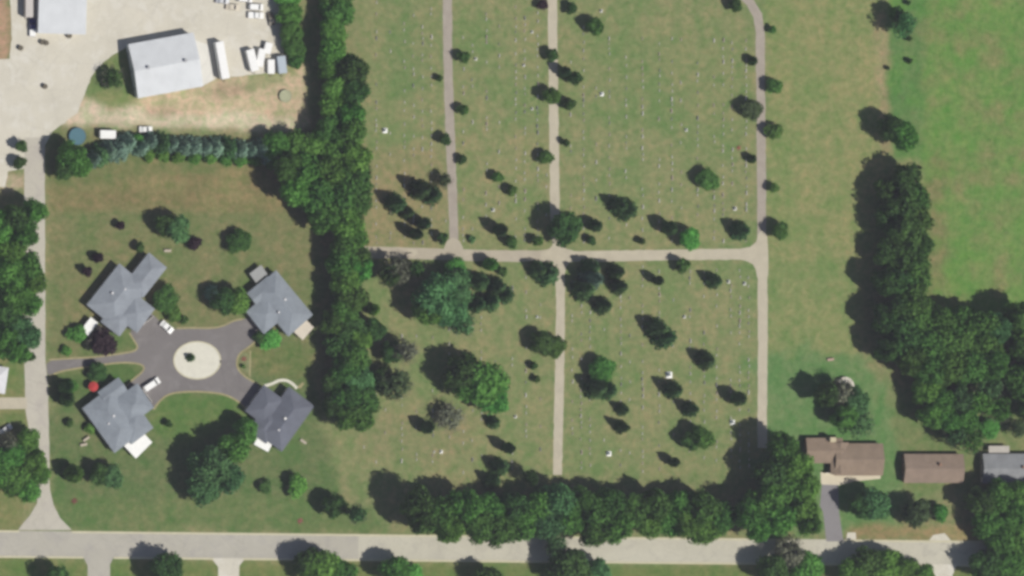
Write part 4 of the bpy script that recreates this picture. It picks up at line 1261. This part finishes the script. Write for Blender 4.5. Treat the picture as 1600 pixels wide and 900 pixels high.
# south side of the main road
g = 'trees south of the main road near the cottages'
tree('broad', 'dark', 258, 892, 27, 9, 'dark tree south of the road between the two driveways')
tree('broad', 'dark', 86, 903, 20, 8, 'dark tree at the lower picture edge, west of both driveways')
tree('broad', 'mid', 500, 888, 28, 10, 'large green tree south of the road, east of the pale driveway')
tree('broad', 'mid', 530, 898, 24, 9, 'green tree touching the large one, south of the road')
tree('broad', 'dark', 480, 878, 20, 9, 'dark tree west of the large green tree, south of the road')
tree('broad', 'mid', 618, 893, 22, 10, 'green tree south of the road below the thin lone tree')
tree('round', 'bright', 645, 896, 18, 5, 'low bright tree south of the road beside a green one')
tree('broad', 'dark', 765, 905, 22, 9, 'dark tree cut by the lower edge, below the main row')
tree('sparse', 'blue', 868, 850, 22, 9, 'bluish thin tree leaning over the road below the centre lane')
tree('broad', 'dark', 890, 888, 30, 11, 'dark broad tree south of the road below the centre lane')
tree('broad', 'blue', 930, 895, 24, 8, 'bluish tree south of the road, next to the dark broad one')
tree('sparse', 'grey', 1232, 862, 26, 10, 'grey see-through tree casting dapples on the road')
tree('broad', 'dark', 1205, 893, 24, 10, 'dark tree below the grey see-through tree')
tree('broad', 'mid', 1262, 890, 26, 8, 'green tree between the grey see-through tree and the dark row')
g = 'trees south of the road at the eastern end'
for x, y, r, c in ((1355, 888, 26, 'dark'), (1385, 885, 28, 'mid'), (1415, 893, 26, 'mid'), (1438, 900, 20, 'mid'), (1540, 885, 26, 'dark'), (1572, 880, 26, 'mid'), (1600, 895, 30, 'mid'), (1330, 897, 22, 'mid')):
    tree('broad', c, x, y, r, 9.5, 'tree in the shady row south of the road opposite the ranch houses', g)
# west of the side street
g = 'trees crowding the west side of the street'
lb = 'large tree crowding the west side of the street'
for x, y, r, c in ((52, 332, 22, 'mid'), (22, 345, 26, 'dark'), (-5, 360, 28, 'mid'), (38, 365, 24, 'mid'), (15, 390, 28, 'mid'), (42, 420, 28, 'mid'), (12, 430, 28, 'mid'), (52, 442, 22, 'mid'), (25, 465, 30, 'mid'),
                   (48, 475, 20, 'mid'), (5, 490, 26, 'dark'), (24, 512, 26, 'blue'), (44, 528, 20, 'blue'), (10, 535, 26, 'mid'), (28, 550, 20, 'bright')):
    tree('broad', c, x, y, r, rnd.uniform(11, 13), lb, g)
tree('shrub', 'dark', 49, 558, 8, 3, 'dark shrub beside the street under the tree mass')
g = 'trees on the street corner by the main road'
for x, y, r, c in ((42, 690, 24, 'mid'), (18, 712, 24, 'bright'), (52, 722, 24, 'mid'), (62, 742, 20, 'mid'), (22, 745, 28, 'mid'), (45, 768, 20, 'bright'), (0, 735, 26, 'mid'), (10, 690, 18, 'grey')):
    tree('broad' if c != 'grey' else 'sparse', c, x, y, r, rnd.uniform(7, 9.5), 'light green tree on the street corner by the main road', g)
tree('round', 'dark', 34, 228, 12, 6, 'dark round tree west of the street, upper of two')
tree('round', 'dark', 30, 254, 12, 6, 'dark round tree west of the street, lower of two')
# grass wedge
tree('sparse', 'dark', 176, 122, 20, 5, 'low dark tree in the grass wedge beside the metal shed')
tree('shrub', 'dark', 168, 130, 10, 2.2, 'dark shrub under the tree in the grass wedge')
# spruce row along the track
tree('broad', 'mid', 112, 243, 24, 10, 'broad green tree at the western end of the spruce row')
tree('broad', 'mid', 125, 262, 20, 8, 'green tree below the broad one at the end of the spruce row')
tree('broad', 'dark', 100, 262, 18, 8, 'dark tree beside the street at the end of the spruce row')
g = 'blue spruces in the row behind the cottage lawn'
for i, (x, y) in enumerate(((148, 256), (158, 246), (172, 240), (186, 236), (202, 230), (222, 232), (238, 228), (254, 230), (270, 230), (287, 234), (304, 232), (322, 238), (340, 236), (358, 240), (376, 238), (394, 242), (410, 240), (424, 244))):
    tree('spruce', 'silver' if i % 6 != 1 else 'blue', x, y - 5 + rnd.uniform(-4, 3), rnd.uniform(12, 18), rnd.uniform(7, 9.5), 'silvery blue spruce in the long row behind the cottage lawn', g)
tree('round', 'bright', 214, 222, 15, 6, 'bright green round tree among the silvery spruces')
g = 'green bushes beneath the spruce row'
for x in range(232, 425, 24):
    tree('shrub', 'mid', x, 243 + (x - 232) * .05, 11, 2.6, 'green bush at the foot of the silvery spruce row', g)
# cottage lawns
tree('broad', 'blue', 276, 358, 24, 8.5, 'bluish broad tree on the lawn above the cottages')
tree('broad', 'dark', 262, 350, 18, 9, 'darker tree adjoining the bluish one on the cottage lawn')
tree('round', 'purple', 303, 380, 12, 4.5, 'small purple leaved tree beside the bluish lawn tree')
tree('broad', 'mid', 374, 378, 18, 6.5, 'lone round green tree above the slate cottage')
tree('shrub', 'purple', 188, 353, 8, 3.2, 'small dark shrub farthest from the cottages on the upper lawn')
tree('round', 'dark', 218, 387, 9, 5, 'small dark tree at the tip of the long cottage wing')
tree('shrub', 'purple', 153, 402, 9, 3.4, 'purple shrub behind the blue grey cottage, the nearer of two')
tree('shrub', 'purple', 137, 424, 9, 3.6, 'purple shrub behind the blue grey cottage, beside the corner')
tree('broad', 'mid', 258, 466, 19, 7, 'green tree beside the long cottage wing')
tree('shrub', 'mid', 272, 490, 14, 2.8, 'green hedge shrub between the tree and the white car')
tree('shrub', 'dark', 288, 500, 8, 2.4, 'dark shrub at the kerb beside the white car')
tree('spruce', 'silver', 334, 458, 12, 7, 'blue spruce west of the green tree between the upper cottages')
tree('broad', 'mid', 368, 472, 24, 8, 'green tree between the two upper cottages')
tree('broad', 'dark', 350, 470, 20, 8.5, 'dark tree overlapping the blue spruce between the upper cottages')
tree('round', 'bright', 425, 531, 19, 4.5, 'bright green tree at the foot of the light slate cottage')
tree('shrub', 'dark', 404, 527, 10, 3, 'dark shrub beside the garage of the light slate cottage')
tree('round', 'purple', 159, 535, 28, 8, 'large dark purple tree over the entrance of the cottage drive')
tree('shrub', 'mid', 122, 522, 16, 3, 'green shrub mass between the purple tree and the street')
tree('shrub', 'mid', 104, 548, 9, 1.8, 'low shrub on the lawn corner by the drive entrance')
tree('broad', 'dark', 152, 580, 16, 5, 'dark green tree on the lawn lobe below the drive entrance')
tree('shrub', 'mid', 114, 604, 10, 3, 'green shrub behind the red parasol')
tree('column', 'dark', 105, 606, 9, 9, 'dark narrow tree by the street below the drive entrance')
tree('column', 'dark', 106, 624, 9, 9, 'dark narrow tree by the street, beside the red parasol lawn')
tree('shrub', 'dark', 108, 661, 7, 2.2, 'dark shrub on the lawn west of the slate cottage')
tree('shrub', 'mid', 140, 670, 9, 2, 'green shrub against the west wall of the slate cottage')
tree('shrub', 'dark', 263, 662, 7, 2.6, 'lone dark shrub on the lawn between the lower cottages')
tree('broad', 'blue', 172, 746, 19, 9, 'teal green tree on the lower lawn near the main road')
tree('broad', 'dark', 156, 742, 16, 9, 'dark tree overlapping the teal one on the lower lawn')
tree('column', 'mid', 117, 740, 11, 10, 'narrow dark tree on the lower lawn by the street')
tree('broad', 'blue', 328, 728, 34, 13, 'huge bluish tree, centre of the clump between the lower cottages')
tree('broad', 'blue', 358, 745, 28, 11, 'bluish tree at the southern side of the clump')
tree('broad', 'blue', 318, 762, 26, 10, 'bluish tree nearest the road in the clump between lower cottages')
tree('broad', 'mid', 365, 700, 28, 12, 'green tree of the clump nearest the charcoal roof')
tree('broad', 'mid', 385, 672, 20, 9, 'green tree touching the patio of the charcoal roofed cottage')
tree('round', 'dark', 414, 760, 14, 4, 'dark round bush on the lawn near the main road')
tree('round', 'bright', 466, 758, 20, 7, 'bright yellow green tree on the lawn near the main road')
tree('sparse', 'blue', 556, 803, 17, 13, 'thin tall lone tree at the end of the row by the road')
tree('broad', 'dark', 522, 790, 20, 8, 'dark tree between the lawn and the thin tall lone tree')
tree('shrub', 'mid', 380, 572, 4, 1.0, 'small green shrub in the bed at the east end of the drive')
tree('spruce', 'dark', 299, 559, 6.5, 3.6, 'small conifer standing on the pale gravel island')
# cemetery, block between belt and west lane
C = 'cemetery tree'
tree('round', 'mid', 724, 90, 12, 6, 'small round tree east of the west lane, highest of those')
tree('round', 'mid', 724, 172, 11, 5.5, 'small round tree east of the west lane, below the first')
tree('shrub', 'dark', 686, 122, 6, 2.4, 'little dark shrub on the west side of the west lane')
tree('round', 'dark', 695, 218, 12, 6, 'small dark tree hugging the west side of the west lane')
tree('round', 'dark', 723, 249, 9, 4.5, 'small dark tree just below, hugging the east side of the west lane')
tree('sparse', 'olive', 694, 282, 14, 5, 'ragged olive tree beside the west lane')
g2 = 'dark conifers near the belt'
tree('spruce', 'spruce', 660, 296, 16, 12, 'tallest dark spruce of the cluster near the belt')
tree('spruce', 'spruce', 678, 304, 15, 10, 'dark spruce between the tallest one and the west lane')
tree('spruce', 'spruce', 622, 318, 15, 11, 'dark spruce closest to the woodland belt')
tree('spruce', 'spruce', 638, 332, 10, 9, 'narrow dark spruce below the one closest to the belt')
tree('column', 'spruce', 664, 349, 8, 10, 'slim dark conifer pointing away from the cross lane, upper')
tree('column', 'spruce', 652, 366, 8, 10, 'slim dark conifer pointing away from the cross lane, lower')
tree('round', 'dark', 692, 372, 11, 6, 'dark round tree in the corner of west lane and cross lane')
tree('round', 'mid', 777, 276, 11, 5, 'small round green tree between the lanes, the upper of a pair')
tree('round', 'mid', 800, 298, 10, 5, 'small round green tree between the lanes, the lower of a pair')
tree('column', 'spruce', 784, 359, 8, 10, 'slim dark conifer between the lanes with a long shadow')
tree('round', 'mid', 799, 377, 12, 6, 'round tree beside the cross lane under the slim conifer')
tree('round', 'mid', 840, 376, 10, 6, 'small tree beside the cross lane next to the giant tree')
tree('shrub', 'blue', 738, 374, 7, 1.8, 'faint bluish shrub near the cross lane')
tree('broad', 'dark', 882, 356, 30, 10, 'giant dark tree standing over the lane crossing')
tree('round', 'dark', 862, 86, 12, 6, 'small dark tree west of the centre lane above the tree pair')
tree('round', 'purple', 848, 8, 11, 4.5, 'dark reddish tree west of the centre lane at the picture edge')
tree('round', 'dark', 894, 13, 11, 5.5, 'dark tree east of the centre lane at the picture edge')
tree('round', 'dark', 898, 122, 13, 8, 'dark tree east of the centre lane with a stretched shadow')
tree('column', 'spruce', 884, 112, 7, 8, 'slim dark conifer joined to the stretched dark tree')
tree('broad', 'mid', 862, 151, 14, 8, 'round green tree bulging over the centre lane')
tree('round', 'dark', 890, 163, 12, 6.5, 'dark tree east of the centre lane beside the bulging one')
tree('broad', 'mid', 930, 41, 14, 7.5, 'solitary round tree well east of the centre lane')
tree('round', 'mid', 852, 245, 14, 5.5, 'round green tree west of the centre lane, alone')
tree('round', 'dark', 884, 223, 7, 4.5, 'tiny dark tree east of the centre lane')
tree('column', 'spruce', 932, 352, 8, 7.5, 'slim conifer just east of the giant tree')
tree('round', 'dark', 924, 375, 9, 4.5, 'small dark tree between the giant tree and the cross lane')
# wide block
tree('round', 'dark', 1150, 8, 13, 6, 'dark tree inside the bend of the east lane')
tree('round', 'mid', 1207, 47, 8, 4, 'small green tree east of the lane bend')
tree('column', 'dark', 1177, 95, 6, 5, 'tiny dark conifer west of the east lane, upper')
tree('round', 'mid', 1210, 134, 16, 6, 'round green tree east of the east lane, upper of two alike')
tree('broad', 'olive', 1174, 169, 17, 6.5, 'olive tree west of the east lane')
tree('round', 'mid', 1210, 206, 16, 6, 'round green tree east of the east lane, lower of two alike')
tree('column', 'dark', 1176, 248, 6, 5, 'tiny dark conifer west of the east lane, lower')
tree('round', 'mid', 1210, 293, 10, 5, 'small round tree east of the east lane')
tree('broad', 'mid', 1217, 361, 16, 7.5, 'round tree at the meeting of east lane and cross lane, outside')
tree('broad', 'mid', 1105, 283, 18, 6.5, 'round green tree alone in the wide block')
tree('spruce', 'spruce', 982, 328, 17, 10, 'broad dark spruce in the wide block')
tree('spruce', 'spruce', 970, 322, 14, 10, 'dark spruce merging into the broad one in the wide block')
tree('column', 'spruce', 1048, 356, 9, 10, 'slim dark conifer with a long shadow beside the bright round tree')
tree('broad', 'bright', 1076, 374, 19, 8, 'bright green round tree beside the cross lane')
tree('round', 'dark', 1003, 377, 7, 4, 'tiny dark tree beside the cross lane in the wide block')
tree('spruce', 'spruce', 1160, 361, 15, 10, 'dark spruce inside the corner by the east lane')
# below the cross lane, west
tree('sparse', 'grey', 616, 424, 22, 11, 'greyish thin tree next to the belt below the cross lane')
tree('sparse', 'dark', 606, 432, 18, 11, 'dark thin tree next to the greyish one by the belt')
tree('sparse', 'dark', 650, 420, 16, 9, 'thin dark tree just below the cross lane')
tree('broad', 'bright', 708, 421, 19, 7, 'bright tree touching the lower side of the cross lane')
tree('broad', 'blue', 680, 462, 38, 14, 'largest bluish tree in the big cluster below the cross lane')
tree('broad', 'blue', 706, 452, 32, 12, 'bluish tree on the upper side of the big cluster')
tree('broad', 'blue', 704, 486, 31, 12, 'bluish tree on the lower side of the big cluster')
tree('broad', 'mid', 668, 488, 27, 11, 'green tree at the lower western side of the big cluster')
tree('sparse', 'blue', 722, 506, 22, 10, 'loose bluish tree at the lowest tip of the big cluster')
tree('spruce', 'spruce', 752, 440, 14, 10, 'dark spruce beside the big cluster, first from it')
tree('spruce', 'spruce', 778, 447, 15, 10, 'dark spruce in the cluster of five, its upper side')
tree('spruce', 'spruce', 792, 460, 14, 8, 'dark spruce in the cluster of five, easternmost')
tree('spruce', 'spruce', 770, 472, 14, 8, 'dark spruce in the cluster of five, its lower side')
tree('spruce', 'spruce', 748, 476, 13, 9, 'dark spruce in the cluster of five, nearest the bluish trees')
tree('column', 'mid', 768, 413, 9, 8, 'slim green conifer below the cross lane')
tree('shrub', 'dark', 786, 424, 9, 3, 'dark shrub east of the slim green conifer')
tree('spruce', 'spruce', 858, 428, 18, 10, 'broad dark spruce west of the crossing, below the cross lane')
tree('spruce', 'spruce', 843, 422, 14, 9, 'dark spruce merging into the broad one west of the crossing')
tree('column', 'mid', 585, 484, 8, 7, 'slim conifer beside the belt, upper')
tree('broad', 'dark', 583, 515, 20, 8, 'dark tree jutting from the belt into the cemetery')
tree('sparse', 'grey', 632, 548, 22, 10, 'greyish see-through tree near the belt')
tree('broad', 'dark', 612, 550, 18, 9, 'dark tree beside the greyish see-through tree')
tree('sparse', 'olive', 618, 600, 26, 10, 'olive thin tree at the edge of the belt')
tree('broad', 'dark', 598, 595, 18, 9, 'dark tree beneath the olive thin tree by the belt')
tree('broad', 'mid', 866, 541, 17, 8, 'dark bluish tree leaning over the lower centre lane')
tree('broad', 'dark', 848, 536, 18, 9.5, 'dark tree behind the one leaning over the lower centre lane')
tree('shrub', 'dark', 834, 572, 7, 2.6, 'dark shrub west of the lower centre lane, upper of two')
tree('shrub', 'dark', 838, 593, 7, 2.4, 'dark shrub west of the lower centre lane, lower of two')
tree('broad', 'mid', 752, 602, 42, 13.5, 'biggest broad tree standing free in the lower west block')
tree('broad', 'bright', 768, 620, 29, 10, 'bright crown added as the sunlit side of the biggest free tree')  # brighter leaf colour paints in the big tree's sunlit side
tree('broad', 'dark', 724, 584, 29, 13, 'dark crown added as the shaded side of the biggest free tree')  # darker leaf colour paints in the big tree's shaded side
tree('column', 'spruce', 670, 668, 8, 9, 'slim dark conifer near the grey bare tree')
tree('sparse', 'grey', 702, 652, 25, 6, 'grey bare looking tree in the lower west block')
tree('spruce', 'spruce', 773, 660, 10, 6, 'small dark conifer directly below the biggest free tree')
tree('column', 'spruce', 797, 700, 7, 10, 'slim conifer with the longest thin shadow in the lower west block')
tree('spruce', 'spruce', 783, 730, 14, 9, 'dark conifer on the edge of the southern row, upper')
tree('spruce', 'spruce', 772, 752, 12, 9, 'dark conifer on the edge of the southern row, lower')
tree('sparse', 'dark', 828, 745, 14, 9, 'thin dark tree by the foot of the centre lane')
# south east block
tree('spruce', 'silver', 928, 436, 17, 14, 'silvery blue spruce amid dark ones beside the crossing')
tree('spruce', 'spruce', 915, 452, 18, 11, 'dark spruce directly below the silvery one')
tree('spruce', 'spruce', 965, 425, 12, 11, 'dark spruce east of the silvery one, upper')
tree('spruce', 'spruce', 970, 448, 12, 10, 'dark spruce east of the silvery one, middle')
tree('spruce', 'spruce', 945, 478, 13, 10, 'dark spruce at the lower end of the crossing cluster')
tree('spruce', 'spruce', 925, 418, 14, 10, 'dark spruce touching the cross lane by the crossing')
tree('column', 'spruce', 1030, 438, 6, 8.5, 'thinnest dark conifer below the cross lane')
tree('round', 'mid', 1068, 415, 14, 7, 'round green tree just below the cross lane')
tree('spruce', 'spruce', 1118, 439, 12, 9, 'dark spruce beside the round green tree')
tree('spruce', 'spruce', 1042, 527, 18, 12, 'large dark spruce in the middle of the south east block')
tree('spruce', 'spruce', 1030, 514, 17, 11, 'dark spruce behind the large one in the south east block')
tree('spruce', 'spruce', 1106, 563, 14, 10, 'dark spruce east of the large pair')
tree('broad', 'bright', 941, 576, 18, 8, 'bright round tree over a dark conifer cluster')
tree('spruce', 'spruce', 935, 606, 16, 11, 'dark conifer in the cluster under the bright round tree, upper')
tree('spruce', 'spruce', 952, 610, 14, 10, 'dark conifer in the cluster under the bright round tree, eastern')
tree('spruce', 'spruce', 975, 640, 10, 7, 'small dark conifer below the bright tree cluster')
tree('spruce', 'spruce', 975, 668, 10, 9.5, 'lone dark conifer with a stretched shadow near the lower centre lane')
tree('spruce', 'spruce', 1055, 609, 14, 11, 'dark spruce just below the largest white monument')
tree('spruce', 'spruce', 1082, 640, 12, 9, 'dark spruce between the monument spruce and the round tree')
tree('column', 'spruce', 1156, 623, 9, 10, 'slim conifer near the lower east lane')
tree('broad', 'mid', 1096, 686, 20, 8, 'round dark green tree in the lower south east block')
tree('broad', 'dark', 1080, 688, 16, 8, 'dark tree against the round one in the lower south east block')
tree('column', 'spruce', 1055, 722, 6, 8, 'thin conifer nearest the southern row')

# weeds of the farm field: uncountable
rs = np.random.RandomState(3)
N = 1500
fx = rs.uniform(1392, 1680, N); fy = rs.uniform(-60, 500, N)
keep = ~((fx < 1450) & (fy > 235))
fx, fy = fx[keep], fy[keep]
pp = np.array([tuple(P(a, b, 0.06)) for a, b in zip(fx, fy)])
rep = 4
pts = np.repeat(pp, rep, 0) + rs.normal(size=(len(pp) * rep, 3)) * np.array([.5, .5, .04])
me = cards_mesh('crop_plants', pts, rs.normal(size=pts.shape) * .5 + np.array([0, 0, 1]), rs.uniform(.08, .22, len(pts)), surf('weeds', (.15, .22, .07), .30, .06, .5, .9, (.19, .19, .10), 0), None, rs)
o = link('field_plants', me); o['kind'] = 'stuff'; o['label'] = 'low green weeds and crop covering the farm field'
